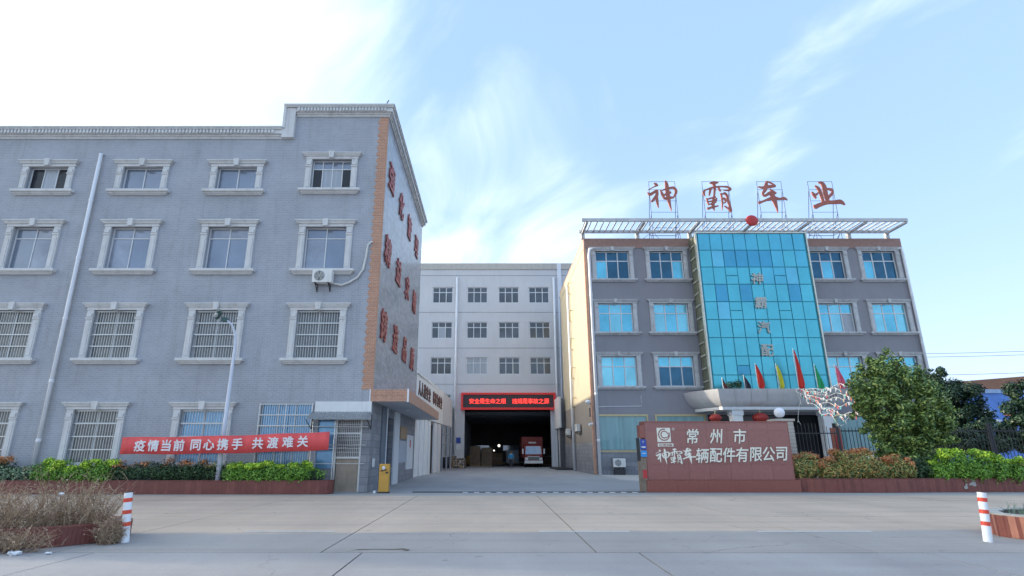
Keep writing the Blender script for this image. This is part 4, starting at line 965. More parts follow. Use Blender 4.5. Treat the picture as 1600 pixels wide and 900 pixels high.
# ------------------------------------------------------------------ bunting strings
bc = ['cloth_white', 'cloth_white', 'cloth_teal', 'cloth_navy', 'cloth_white', 'cloth_white', 'cloth_red', 'cloth_navy', 'cloth_white', 'cloth_teal', 'cloth_orange']
mast = (16.85, 31.0)
strings = [((21.9, 40.7, 6.0), (21.3, 33.9, 5.55), .35), ((22.0, 40.7, 5.9), (21.6, 33.4, 5.0), .5), ((22.3, 40.7, 5.85), (22.0, 33.9, 5.2), .3), ((22.2, 40.7, 5.6), (21.2, 32.8, 4.4), .4),
           ((22.6, 40.7, 5.4), (21.4, 33.2, 3.7), .35), ((22.0, 40.7, 5.8), (20.4, 33.5, 3.2), .2), ((21.85, 40.7, 5.9), (21.75, 40.5, 3.3), .03), ((23.5, 40.7, 5.0), (20.9, 33.6, 3.5), .3), ((22.2, 40.7, 6.02), (22.3, 33.9, 6.0), .3)]
for si, (a, b, sag) in enumerate(strings):
    a, b = Vector(a), Vector(b); L_ = (b - a).length; n = max(6, int(L_ / .19)); pts = [a.lerp(b, i / n) - Vector((-.18 * math.sin(i * .5 + si), .0, sag * 4 * (i / n) * (1 - i / n) + .16 * math.sin(i * .9 + si * 2) * (i / n))) for i in range(n + 1)]
    lab = ['uppermost long string of small pennants reaching into the tree', 'second string of pennants sagging in front of the grey canopy', 'pennant string just under the canopy edge', 'pennant string crossing low over the canopy band',
           'steep pennant string falling towards the tree', 'steep pennant string falling towards the iron gate', 'pennant string hanging almost straight down beside the white globe', 'lowest short pennant string near the red bundle', 'pennant string level with the top of the canopy'][si]
    t = thing('bunting_string', lab, 'bunting', tuple(a), 'strings of coloured pennants right of the canopy')
    W(MB().tube(pts, .012, 4, False), 'cord', 'pole_white', t)
    by = {}
    for i in range(n):
        if random.random() < .35: continue
        p = pts[i]; c = bc[random.randrange(len(bc))]; sw = random.uniform(-.08, .08); d = (pts[i + 1] - p).normalized() * .07 + Vector((.045, 0, 0)); mb = by.setdefault(c, MB()); hh = random.uniform(.10, .26)
        mb.add([p, p + d, p + d * .5 + Vector((sw, random.uniform(-.1, .1), -hh)), p + Vector((0, .006, 0)), p + d + Vector((0, .006, 0)), p + d * .5 + Vector((sw, .006, -hh))], [(0, 1, 2), (5, 4, 3)])
    for c, mb in by.items():
        o = W(mb, 'pennants', c, t); o['kind'] = 'stuff'

# ------------------------------------------------------------------ company name wall
NW = thing('name_wall', 'long red granite wall carrying the company name in pale characters', 'sign wall', (9.7, 25.2, 0))
nx0, nx1, ny = 6.62, 12.8, 25.0
W(MB().box(nx0 + .02, nx1 - .02, ny + .03, ny + .75, .01, 2.80), 'core', 'granite_base', NW)
zr = [.49, 1.12, 1.82, 2.52, 2.84]; nxp = 7
for r_ in range(4):
    for c_ in range(nxp):
        x0 = nx0 + (nx1 - nx0) * c_ / nxp; x1 = nx0 + (nx1 - nx0) * (c_ + 1) / nxp
        W(MB().box(x0 + .003, x1 - .003, ny - random.uniform(0, .004), ny + .029, zr[r_] + .003, zr[r_ + 1] - .003), 'granite_panel', random.choice(['granite', 'granite_b']), NW)
W(MB().box(nx0 - .03, nx1 + .03, ny - .02, ny + .8, 2.84, 2.90), 'coping', 'granite_base', NW)
for c_ in range(5):
    x0 = nx0 - .1 + 6.45 * c_ / 5; W(MB().box(x0 + .003, x0 + 1.287, ny - .12, ny + .02, .0, .48), 'plinth_slab', 'granite_base', NW)
W(MB().box(nx1 + .004, nx1 + .03, ny, ny + .75, .0, 2.84), 'end_slab', 'granite_base', NW); W(MB().box(nx0 - .03, nx0 - .003, ny, ny + .75, .49, 2.84), 'end_slab', 'granite_base', NW)
yl = ny - .03
GLS = {'神': (265, 330), '霸': (1090, 330), '车': (450, 345)}
def nchar(ch, x, z, s=.50):
    if ch in GLS:
        o = link(bpy.data.objects.new('letter', brush_mesh(ch, s / 450, s / 430, .012, 'letter_gold', 'letter', 1.55)), NW, Vector((x, ny - .006, z)) - NW.location); return o
    return letter(ch, s * 1.0, (x, yl, z), NW, 'letter_gold', 'letter', .03, .013, .18, tall=1.12)
for i, ch in enumerate('神霸车辆配件有限公司'): nchar(ch, 7.30 + i * .566, 1.44 + .012 * i, .57)
for ch, x in (('常', 8.66), ('州', 9.67), ('市', 10.70)): nchar(ch, x, 2.27, .58)
# emblem: pale square with a dark ring-and-hook swirl, (R) mark and CZSB beneath
W(MB().box(7.13, 7.71, ny - .02, ny - .005, 2.03, 2.62), 'emblem', 'letter_gold', NW)
q = MB(); cx_, cz_ = 7.43, 2.33
def arc(mb, r0, r1, a0, a1, wd0, wd1, y0, n=26, dx=0, dz=0):
    vs = []
    for i in range(n + 1):
        t_ = i / n; a = a0 + (a1 - a0) * t_; r = r0 + (r1 - r0) * t_; wd = wd0 + (wd1 - wd0) * t_
        for rr in (r - wd / 2, r + wd / 2): vs.append((cx_ + dx + rr * math.cos(a), y0, cz_ + dz + rr * math.sin(a)))
    mb.add(vs, [(2 * i, 2 * i + 1, 2 * i + 3, 2 * i + 2) for i in range(n)])
arc(q, .235, .225, R(75), R(395 - 20), .05, .045, ny - .024); arc(q, .155, .13, R(10), R(300), .04, .05, ny - .0245, dx=.01); arc(q, .14, .235, R(-60), R(25), .03, .05, ny - .025)
W(q, 'emblem_swirl', 'granite', NW)
arc(q := MB(), .05, .05, 0, R(360), .012, .012, ny - .012, dx=.42, dz=.24); W(q, 'registered_ring', 'letter_gold', NW); letter('R', .07, (cx_ + .42, ny - .01, cz_ + .24), NW, 'letter_gold', 'registered_mark', .01, 0)
W(MB().box(7.13, 7.80, ny - .015, ny - .003, 1.84, 1.97), 'emblem_bar', 'letter_gold', NW); letter('CZSB', .14, (7.465, ny - .02, 1.905), NW, 'granite', 'emblem_text', 0.01, .02, wide=1.75, tall=.8)
# gate post at its left end with two blue plates
GP = thing('gate_post', 'weathered metal gate post at the left end of the name wall, with blue plates', 'post', (6.4, 25.1, 0))
W(MB().box(6.30, 6.58, 24.95, 25.3, 0, 1.25), 'base', 'rust_metal', GP); W(MB().box(6.26, 6.36, 25.0, 25.2, 1.25, 2.2), 'upright', 'dark_steel', GP); W(MB().box(6.38, 6.60, 24.98, 25.4, 2.2, 2.74), 'cap_block', 'granite_base', GP)
W(MB().box(6.37, 6.62, 24.93, 24.96, 1.72, 2.14), 'blue_plate', 'sign_blue', GP); W(MB().box(6.37, 6.62, 24.925, 24.955, 1.42, 1.68), 'round_plate', 'sign_cyan', GP)
letter('P', .13, (6.5, 24.91, 2.03), GP, 'notice_white', 'plate_print', .01); W(MB().box(6.41, 6.58, 24.92, 24.929, 1.79, 1.85), 'plate_print', 'notice_white', GP); W(MB().box(6.42, 6.57, 24.915, 24.924, 1.55, 1.58), 'plate_print', 'notice_white', GP)
W(MB().box(6.40, 6.57, 24.945, 24.949, .55, .9), 'red_plate', 'print_red', GP)
W(MB().box(6.365, 6.60, 24.99, 25.3, 1.25, 1.415), 'bracket', 'rust_metal', GP)
# brick gate pillar with globe
BP = thing('brick_pillar', 'pale brick gate pillar behind the right end of the name wall', 'pillar', (13.45, 26.7, 0))
W(MB().box(13.07, 13.78, 26.42, 27.08, 0, 2.98), 'core', 'mortar', BP); proto = None
for k in range(18):
    z = .02 + k * .164; sh = .18 if k % 2 else 0
    for (xa, xb) in ((13.04, 13.41 - sh), (13.42 - sh, 13.81)):
        W(MB().box(xa, xb, 26.39, 27.1, z, z + .15), 'brick', 'brick_pale', BP)
W(MB().box(12.98, 13.87, 26.33, 27.16, 2.985, 3.08), 'cap', 'brick_pale', BP)
gl = thing('globe_lamp', 'white globe lamp on top of the brick gate pillar', 'lamp', (13.42, 26.75, 3.08)); smooth(W(MB().ball((13.42, 26.75, 3.38), .235, nu=24, nv=16), 'globe', 'globe_white', gl)); W(MB().tube([(13.42, 26.75, 3.082), (13.42, 26.75, 3.2)], .09, 12), 'base', 'dark_steel', gl)

# ------------------------------------------------------------------ iron fence and gate
def fence_run(x0, x1, y, label, h=2.75, arch=False, name='iron_fence'):
    t = thing(name, label, 'fence' if not arch else 'gate', ((x0 + x1) / 2, y, 0), 'black iron fence panels'); 
    q = MB(); n = int((x1 - x0) / .17)
    for i in range(1, n):
        x = x0 + (x1 - x0) * i / n; zt = h + (.35 * math.sin(math.pi * i / n) if arch else 0); q.tube([(x, y, .12), (x, y, zt), (x, y, zt + .08)], [.015, .015, .002], 5)
    o = W(q, 'bars', 'iron', t); o['kind'] = 'stuff'
    for z in ((.2, .95, h - .15) if not arch else (.2, 1.25, h - .1)): W(MB().box(x0, x1, y - .02, y + .02, z, z + .05), 'rail', 'iron', t)
    for x in (x0, x1): W(MB().box(x - .05, x + .05, y - .05, y + .05, 0, h + .25), 'post', 'iron', t)
fence_run(13.95, 16.5, 27.6, 'arched iron gate leaf beside the brick pillar', 2.55, True, 'iron_gate')
xs_ = [17.0, 19.6, 22.2, 24.8, 27.4, 30.0, 32.6, 35.2]
for i in range(7): fence_run(xs_[i] + .06, xs_[i + 1] - .06, 28.8, ['black iron fence panel right of the arched gate', 'black iron fence panel left of the white car roof', 'black iron fence panel in front of the white car', 'black iron fence panel below the gap between the two trees',
    'black iron fence panel in front of the dark tree', 'black iron fence panel below the blue mural', 'black iron fence panel at the right edge of the photo'][i])
cpb = thing('couplet_post', 'brown post with red and gold couplet strip beside the iron gate', 'post', (16.75, 28.2, 0)); W(MB().box(16.6, 16.95, 28.1, 28.4, 0, 2.75), 'post', 'granite_base', cpb); W(MB().box(16.65, 16.9, 28.07, 28.098, .6, 2.4), 'strip', 'print_red', cpb)
for k in range(5): letter('福禄寿喜财'[k] if False else '吉', .0001, (16.77, 28.06, 2.2 - k * .35), cpb, 'cloth_yellow', 'strip_character', .002) if False else W(MB().box(16.70, 16.85, 28.06, 28.069, 2.1 - k * .35, 2.22 - k * .35), 'gold_mark', 'gold_frame', cpb)
# pale ledge of the office forecourt behind the fence
lw = MB(); lw.box(14, 40, 33.2, 33.5, 0, .95); top(lw, 'forecourt_wall', 'far_wall', (27, 33.3, 0), 'low pale wall behind the iron fence', 'wall')

# ------------------------------------------------------------------ planters and hedges
def planter(name, label, pts, z, tw, mats, parent_y=None, soil_poly=None):
    t = thing(name, label, 'planter', (sum(p[0] for p in pts) / len(pts), sum(p[1] for p in pts) / len(pts), 0))
    pl = [Vector((p[0], p[1], 0)) for p in pts]; segs = [(pl[i], pl[i + 1]) for i in range(len(pl) - 1)]; tot = sum((b - a).length for a, b in segs); n = int(tot / tw); 
    def at(s):
        for a, b in segs:
            l = (b - a).length
            if s <= l: return a.lerp(b, s / l), (b - a).normalized()
            s -= l
        return segs[-1][1], (segs[-1][1] - segs[-1][0]).normalized()
    core = MB(); m_ = 40; P_ = [at(tot * i / m_) for i in range(m_ + 1)]; vs = []
    for p, d in P_:
        nrm = Vector((-d.y, d.x, 0))
        for o_, zz in ((.012, 0), (.012, z - .01), (.22, z - .01), (.22, 0)): vs.append(p + nrm * o_ + Vector((0, 0, zz)))
    core.add(vs, [(4 * i + a, 4 * i + (a + 1) % 4, 4 * i + 4 + (a + 1) % 4, 4 * i + 4 + a) for i in range(m_) for a in range(4)]); W(core, 'kerb', 'mortar', t)
    tiles = []
    rr = random.Random(len(pts)); shared = None; stuffmb = {}
    for i in range(n):
        p, d = at(tot * (i + .5) / n); mkk = rr.choice(mats); hw = tot / n / 2 - .002; nrm = Vector((-d.y, d.x, 0)); off = rr.uniform(-.003, .003)
        a = p - d * hw + nrm * off; b = p + d * hw + nrm * off; c = b + nrm * .03; e = a + nrm * .03
        mb = MB(); mb.add([(v.x, v.y, 0.003) for v in (a, b, c, e)] + [(v.x, v.y, z) for v in (a, b, c, e)], [(0, 1, 2, 3), (4, 5, 6, 7), (0, 1, 5, 4), (1, 2, 6, 5), (2, 3, 7, 6), (3, 0, 4, 7)])
        if i < 300: W(mb, 'tile', mkk, t)
        else: q_ = stuffmb.setdefault(mkk, MB()); q_.add(mb.v, mb.f)
    for k_, q_ in stuffmb.items(): W(q_, 'tiles', k_, t)['kind'] = 'stuff'
    cap = MB(); vs = []
    for p, d in P_:
        nrm = Vector((-d.y, d.x, 0))
        for o_, zz in ((-.01, z + .001), (-.01, z + .03), (.24, z + .03), (.24, z + .001)): vs.append(p + nrm * o_ + Vector((0, 0, zz)))
    cap.add(vs, [(4 * i + a, 4 * i + (a + 1) % 4, 4 * i + 4 + (a + 1) % 4, 4 * i + 4 + a) for i in range(m_) for a in range(4)] + [(0, 3, 2, 1), (4 * m_, 4 * m_ + 1, 4 * m_ + 2, 4 * m_ + 3)]); W(cap, 'rim', mats[0] if z > .45 or z < .35 else 'kerb_stone', t)
    if soil_poly: W(MB().prism(soil_poly, 'z', 0, z - .06), 'soil', 'soil', t)
    return t
planter('long_planter', 'long dark red tiled planter in front of the left building', [(-27, 23.62), (-16, 23.62), (-8.0, 23.62), (-7.0, 23.64), (-6.6, 23.75), (-6.45, 23.98), (-6.45, 24.3)], .50, .11, ['planter_tile', 'planter_tile', 'planter_tile_b'],
        soil_poly=[(-27, 23.8), (-6.8, 23.8), (-6.7, 24.6), (-27, 24.6)])
planter('long_planter', 'curving red tiled planter right of the name wall', [(12.9, 25.15), (13.5, 24.85), (14.5, 24.72), (16.5, 24.72), (18.5, 24.95), (21, 25.15), (25, 25.2), (29, 25.3)], .52, .11, ['planter_tile', 'planter_tile_b', 'planter_tile_b'],
        soil_poly=[(13.1, 25.5), (14, 25.0), (16.5, 25.0), (19, 25.25), (29, 25.5), (29, 27.2), (13.1, 27.2)])
W(MB().ball((20.65, 25.1, .28), .25, .03, .16, 10, 6), 'white_splash', 'litter', None) if False else None
pr_ = bpy.data.objects['long_planter.001']; sp2 = MB()
rr = random.Random(8)
for j in range(9):
    cx0_, cz0_, rr0 = 20.3 + rr.gauss(0, .17), .30 + rr.gauss(0, .06), rr.uniform(.03, .11)
    yv = lambda x: 24.95 + (x - 18.5) * .08 - .012 - j * .0012
    pp_ = [(cx0_ + rr0 * math.cos(a) * rr.uniform(.6, 1.5), cz0_ + rr0 * .8 * math.sin(a) * rr.uniform(.6, 1.4)) for a in [6.28 * k / 9 for k in range(9)]]
    sp2.add([(x, yv(x), z) for x, z in pp_], [tuple(range(9))])
W(sp2, 'paint_splash', 'kerb_stone', pr_)
def hedge(label, x0, x1, y0, y1, z0, z1, mlow, mtop, n, seed, size=.085, topfrac=.35, group='clipped hedges in the red tiled planters', cat='hedge', name='hedge'):
    t = thing(name, label, cat, ((x0 + x1) / 2, (y0 + y1) / 2, z0)); t['group'] = group
    rr = random.Random(seed); bl = []; tl = []; nb = max(3, int((x1 - x0) / .38)); cz = (z0 + z1) / 2
    for i in range(nb):
        x = x0 + (i + .5) * (x1 - x0) / nb; hz = (z1 - z0) / 2 * rr.uniform(.74, 1.14)
        bl.append((x, (y0 + y1) / 2 + rr.uniform(-.14, .06), z0 + hz, (x1 - x0) / nb * rr.uniform(.7, .95), (y1 - y0) / 2 * rr.uniform(.85, 1.15), hz))
        for k in range(2): tl.append((x + rr.uniform(-.2, .2), (y0 + y1) / 2 + rr.uniform(-.3, .2), z0 + hz * 2 - .10 + rr.uniform(-.10, .14), rr.uniform(.12, .3), rr.uniform(.14, .3), rr.uniform(.08, .2)))
    leaves('foliage', mlow, t, bl, n, size, seed, .6, zmin=z0 - .12); leaves('new_growth', mtop, t, tl, int(n * topfrac), size, seed + 1, .3)
    q = MB()
    for i in range(nb * 2): 
        x = x0 + rr.random() * (x1 - x0); q.tube([(x, (y0 + y1) / 2, z0 - .08), (x + rr.uniform(-.15, .15), (y0 + y1) / 2 + rr.uniform(-.1, .1), z0 + (z1 - z0) * .8)], [.02, .006], 5)
    W(q, 'stems', 'bark', t)['kind'] = 'stuff'; return t
hy0, hy1 = 23.72, 24.6
hedge('dark hedge with rusty top leaves at the left edge of the photo', -27, -19.6, hy0, hy1, .46, 1.42, 'leaf_deep', 'leaf_rust', 9000, 31)
hedge('loose pale-leaved shrub between the dark hedge and the lime hedge, left', -19.9, -18.4, hy0 - .15, hy1 - .1, .40, 1.25, 'leaf_pale', 'leaf_pale', 1600, 32, .10, cat='shrub', name='shrub')
hedge('yellow-green hedge left of the red banner', -18.4, -15.4, hy0 - .3, hy1 - .1, .34, 1.28, 'leaf_lime_deep', 'leaf_lime', 7000, 33, .085, .8)
hedge('dark hedge with rusty tips below the red banner', -15.4, -11.7, hy0, hy1, .46, 1.26, 'leaf_deep', 'leaf_rust', 7000, 34, .085, .12)
hedge('small sparse grey-green shrub beside the lamp post', -11.6, -10.7, hy0 + .05, hy1, .46, 1.12, 'leaf_deep', 'leaf_mixed', 1100, 35, .085, .2, cat='shrub', name='shrub')
hedge('bright yellow-green rounded hedge right of the lamp post', -10.7, -7.45, hy0 - .25, hy1 - .1, .36, 1.22, 'leaf_lime_deep', 'leaf_lime', 9000, 36, .085, .9)
hedge('low dark green tuft at the right end of the left planter', -7.5, -6.9, hy0 + .1, hy1, .42, .98, 'leaf_deep', 'leaf_lime_deep', 700, 37, .085, .3, cat='shrub', name='shrub')
hedge('long rust-tipped hedge beside the name wall', 12.95, 18.1, 25.0, 26.1, .42, 1.58, 'leaf_mixed', 'leaf_rust', 16000, 41, .09, .7)
hedge('dark green gap shrub between the rusty hedge and the lime hedge', 17.9, 19.2, 25.3, 26.3, .42, 1.40, 'leaf_deep', 'leaf_deep', 3500, 42, .09, .3, cat='shrub', name='shrub')
hedge('bright lime hedge spilling over the right planter', 19.0, 22.9, 24.85, 26.1, .32, 1.55, 'leaf_lime_deep', 'leaf_lime', 11000, 43, .10, .55)
hedge('dark hedge with orange tips at the right edge of the photo', 22.9, 27.5, 25.4, 26.4, .42, 1.42, 'leaf_deep', 'leaf_rust', 8000, 44, .09, .3)

# near planters beside the bollards
planter('near_planter', 'red tiled planter island full of dry brush at the lower left', [(-16, 10.25), (-9.5, 10.25), (-8.4, 10.4), (-7.6, 10.8), (-7.15, 11.4), (-7.2, 12.1), (-7.7, 12.6), (-9, 12.85), (-16, 12.9)], .30, .075, ['planter_tile', 'planter_tile_b'],
        soil_poly=[(-16, 10.4), (-9.5, 10.4), (-8.2, 10.7), (-7.45, 11.4), (-7.8, 12.3), (-9, 12.6), (-16, 12.7)])
planter('near_planter', 'round-ended red tiled planter beside the right bollard', [(17, 13.5), (12.3, 13.5), (11.0, 13.2), (10.35, 12.7), (10.1, 12.1), (10.2, 11.55), (10.8, 11.1), (11.8, 10.9), (17, 10.8)], .40, .075, ['planter_tile_b', 'planter_tile_b', 'planter_tile_c', 'planter_tile_c'],
        soil_poly=[(17, 13.3), (12.3, 13.3), (11.0, 12.9), (10.4, 12.1), (10.9, 11.4), (17, 11.1)])
def twiggy(label, cx, cy, rx, ry, z0, h, n, seed, lean=.5):
    t = thing('dry_shrub', label, 'shrub', (cx, cy, z0), 'dead brown shrubs in the near planter'); rr = random.Random(seed); q = MB(); sd = []
    for i in range(n):
        a = rr.random() * 6.28; r_ = math.sqrt(rr.random()); x, y = cx + rx * r_ * math.cos(a) * .75, cy + ry * r_ * math.sin(a) * .6
        hh = h * rr.uniform(.3, 1.0) ** 1.3 * (1.15 - .35 * r_); dx, dy = lean * rr.gauss(.10, .5) * hh + (x - cx) * .35, lean * rr.gauss(-.1, .45) * hh; p = []
        for k in range(4):
            s_ = k / 3; p.append((x + dx * s_ ** 1.3 + rr.gauss(0, .02), y + dy * s_ ** 1.3 + rr.gauss(0, .02), z0 + hh * s_ * (1 - .15 * s_)))
        q.tube(p, [.0075, .006, .004, .002], 3, False)
        for j in range(6):
            k = rr.choice((1, 2, 2, 3)); b0 = Vector(p[k]); e = b0 + Vector((rr.gauss(0, .10), rr.gauss(0, .10), rr.uniform(-.02, .2))); q.tube([b0, b0.lerp(e, .5) + Vector((0, 0, .015)), e], [.004, .003, .0015], 3, False); sd.append(e); sd.append(b0.lerp(e, .6))
    W(q, 'twigs', 'dry_twig', t)
    m_ = MB()
    for e in sd:
        if rr.random() < .55:
            s_ = rr.uniform(.006, .017); v = [Vector((rr.gauss(0, s_), rr.gauss(0, s_), rr.gauss(0, s_))) for _ in range(3)]; m_.add([e + v[0], e + v[1], e + v[2]], [(0, 1, 2)])
    W(m_, 'dry_leaves', 'dry_seed', t)
twiggy('dense brown dead shrub at the far left of the near planter', -10.6, 11.2, 1.6, .9, .22, .95, 270, 51)
twiggy('dense brown dead shrub spilling over the tiles in the middle of the near planter', -9.1, 10.9, 1.1, .8, .2, .95, 270, 52)
twiggy('tall wispy dead shrub beside the left bollard', -7.85, 11.5, .75, .7, .2, 1.05, 150, 53, .5)
twiggy('low dead brush lying over the front tiles of the near planter', -8.6, 10.25, 1.3, .35, .0, .45, 170, 54, .9)
twiggy('leaning dead stalks behind the near planter', -8.7, 12.0, 1.4, .6, .2, 1.25, 130, 55, .5)
twiggy('small dead tuft at the foot of the left bollard', -7.02, 11.15, .22, .25, .0, .5, 110, 56, .3)
sg = thing('grass_tuft', 'grey-green spiky tuft in the right planter', 'plant', (11.2, 12.0, .36)); q = MB(); rr = random.Random(4)
for i in range(420):
    x, y = 10.1 + 0.75 + rr.random() * 3.0, 11.6 + rr.random() * 1.3; dx, dy, hh = rr.gauss(0, .12), rr.gauss(0, .12), rr.uniform(.12, .30) + max(0, (x - 10.8)) * .09; q.add([(x - .008, y, .35), (x + .008, y, .35), (x + dx, y + dy, .35 + hh)], [(0, 1, 2)])
W(q, 'blades', 'leaf_pale', sg)
for i, (x, y, s_, lab) in enumerate(((-7.75, 9.95, .09, 'crumpled white litter in front of the dry brush'), (-8.35, 10.0, .06, 'small white scrap left of the crumpled litter'), (-7.25, 10.05, .05, 'small pale scrap right of the crumpled litter'), (11.45, 11.6, .08, 'white scrap among the grass in the right planter'), (-8.15, 11.3, .05, 'white scrap caught high in the dry shrub'))):
    q = MB(); q.ball((0, 0, 0), s_, s_ * .8, s_ * .35, 7, 5); rr = random.Random(i); q.v = [(a + rr.gauss(0, s_ * .2), b + rr.gauss(0, s_ * .2), c + rr.gauss(0, s_ * .15)) for a, b, c in q.v]
    z = (.03, .02, .02, .41, .85)[i]; q.v = [(a + x, b + y, c + z) for a, b, c in q.v]; top(q, 'litter', 'litter', (x, y, 0), lab, 'litter')

# ------------------------------------------------------------------ bollards, lamp, barrier, banner
def bollard(x, y, label, lean):
    t = thing('bollard', label, 'bollard', (x, y, 0), 'white bollards with red bands'); r_ = .072; h = .87
    P_ = lambda z: (x + lean * z, y, z)
    smooth(W(MB().tube([P_(0), P_(h)], r_, 20), 'post', 'post_white', t)).modifiers.new('e', 'EDGE_SPLIT')
    W(MB().tube([P_(h), P_(h + .012)], r_ - .006, 20), 'cap', 'dark_steel', t)
    for z in (.285, .495, .705): smooth(W(MB().tube([P_(z), P_(z + .07)], r_ + .003, 20, False), 'red_band', 'post_red', t))
bollard(-6.78, 11.28, 'white bollard with red bands beside the dry brush', -.10)
bollard(9.24, 11.35, 'white bollard with red bands beside the right planter', .10)
LP = thing('street_lamp', 'slim pale street lamp with curved neck standing in the left planter', 'street lamp', (-11.05, 23.9, .4))
q = MB(); q.tube([(-11.05, 23.9, .4), (-11.05, 23.9, 3.0), (-11.05, 23.9, 6.0), (-11.08, 23.85, 6.5), (-11.22, 23.7, 6.9), (-11.38, 23.5, 7.05)], [.10, .085, .06, .055, .05, .045], 12); q.sm = True
W(q, 'pole', 'lamp_pole', LP)
q = MB(); q.ball((0, 0, 0), .12, .42, .07, 14, 8); q.v = [(a * 1 - b * .45 - 11.62, b * .75 + a * .3 + 23.2, c + 7.2 - b * .28) for a, b, c in q.v]; q.sm = True; W(q, 'head', 'lamp_green', LP)
q = MB(); q.ball((0, 0, 0), .10, .20, .05, 12, 8); q.v = [(a - b * .45 - 11.66, b * .75 + 23.1, c + 7.17 - b * .28) for a, b, c in q.v]; q.sm = True; W(q, 'lens', 'lamp_lens', LP)
W(MB().box(-11.52, -11.34, 23.35, 23.6, 6.98, 7.14), 'joint', 'lamp_green', LP)
GB = thing('gate_barrier', 'yellow parking barrier cabinet at the guard-room corner', 'barrier', (-4.45, 24.6, 0))
bev(W(MB().box(-4.66, -4.25, 24.45, 24.75, .04, 1.14), 'cabinet', 'yellow_paint', GB), .02); W(MB().box(-4.69, -4.22, 24.42, 24.78, 0, .04), 'foot', 'dark_steel', GB)
W(MB().ball((-4.47, 24.42, .98), .07, .04, .08, 12, 8), 'boom_hub', 'white_frame', GB); W(MB().box(-4.38, -4.28, 24.42, 24.449, .77, .83), 'slot', 'dark_steel', GB); W(MB().bar((-4.6, 24.44, .86), (-4.35, 24.43, .92), .02), 'boom_arm', 'dark_steel', GB)
sp_ = MB().tube([(-4.8, 24.4, 0), (-4.8, 24.4, .1)], .05, 8); top(sp_, 'white_stub', 'post_white', (-4.8, 24.4, 0), 'short white stub at the foot of the yellow barrier', 'stub')
lb = MB().box(-5.02, -4.97, 24.74, 24.76, 1.05, 1.4) if False else MB().box(-5.15, -5.09, 25.28, 25.62, 1.0, 1.35)
top(lb, 'white_plate', 'notice_white', (-5.12, 25.45, 1.0), 'small white plate on the corner pier', 'plate')
# banner between the lamp and the guard room
BN = thing('banner', 'long red cloth banner with white characters strung in front of the left building', 'banner', (-10.5, 22.95, 1.5))
yb = 23.45; bx0, bx1 = -14.9, -6.55; nb = 40; q = MB(); vs = []
for i in range(nb + 1):
    t_ = i / nb; x = bx0 + (bx1 - bx0) * t_; zt = 2.19 + .22 * t_ - .05 * math.sin(t_ * 3.14) + .012 * math.sin(t_ * 19) ; zb = zt - .66 - .05 * t_; yy = yb + .05 * math.sin(t_ * 22) + .02 * math.sin(t_ * 47) 
    vs += [(x, yy, zt), (x, yy + .015 * math.sin(t_ * 31), (zt + zb) / 2), (x, yy, zb)]
q.add(vs, [(3 * i + k, 3 * i + 3 + k, 3 * i + 4 + k, 3 * i + 1 + k) for i in range(nb) for k in range(2)]); o = smooth(W(q, 'cloth', 'banner_red', BN)); o.modifiers.new('s', 'SOLIDIFY').thickness = .006
tx = '疫情当前 同心携手 共渡难关'; xs2 = [-14.1, -13.56, -13.04, -12.53, None, -11.86, -11.33, -10.78, -10.20, None, -9.38, -8.78, -8.18, -7.58]
for chx, x in zip(tx, xs2):
    if x is None: continue
    t_ = (x - bx0) / (bx1 - bx0); z = 2.19 + .22 * t_ - .335; letter(chx, .46, (x, yb - .085, z - .05 * math.sin(t_ * 3.14)), BN, 'banner_white', 'character', .008, .026)
q = MB(); q.tube([(bx1, yb, 2.36), (-6.1, 24.5, 2.4)], .008, 4); q.tube([(bx1, yb, 1.75), (-6.1, 24.5, 1.8)], .008, 4); q.tube([(bx0, yb, 2.15), (-15.6, 24.7, 2.2)], .008, 4); W(q, 'cord', 'pole_white', BN)

# ------------------------------------------------------------------ trees
def tree(name, label, blobs, base, n, m, seed, size=.17, tr=.11, near=1.0):
    blobs = [(b[0] * near, b[1] * near, 1.6 + (b[2] - 1.6) * near, b[3] * near, b[4] * near, b[5] * near) for b in blobs]; base = (base[0] * near, base[1] * near)
    t = thing(name, label, 'tree', (base[0], base[1], 0)); rr = random.Random(seed)
    sub = []
    for b in blobs:                                      # break every mass into uneven clumps
        k = 15
        for i in range(k):
            a, e = rr.random() * 6.28, rr.uniform(-.7, 1.2); f_ = rr.uniform(.5, 1.18); s_ = rr.uniform(.16, .42)
            sub.append((b[0] + b[3] * f_ * math.cos(a) * math.cos(e), b[1] + b[4] * f_ * math.sin(a) * math.cos(e), b[2] + b[5] * f_ * math.sin(e), b[3] * s_, b[4] * s_, b[5] * s_))
        sub.append((b[0], b[1], b[2], b[3] * .6, b[4] * .6, b[5] * .6))
    leaves('crown', m, t, sub, n, size, seed, .45)
    q = MB(); tp = Vector((base[0], base[1], 1.6)); q.tube([(base[0], base[1], 0), (base[0] + .05, base[1], .8), tp], [tr * 1.3, tr, tr * .85], 8)
    for b in blobs:
        e = Vector(b[:3]); mid = tp.lerp(e, .5) + Vector((rr.gauss(0, .15), rr.gauss(0, .15), .1)); q.tube([tp - Vector((0, 0, .3)), mid, e + Vector((0, 0, b[5] * .4))], [tr * .6, tr * .4, tr * .12], 6)
        for j in range(3):
            e2 = e + Vector((rr.uniform(-1, 1) * b[3] * .7, rr.uniform(-1, 1) * b[4] * .7, rr.uniform(-.2, .8) * b[5])); q.tube([mid, e2], [tr * .25, tr * .06], 5)
    W(q, 'trunk', 'bark', t); return t
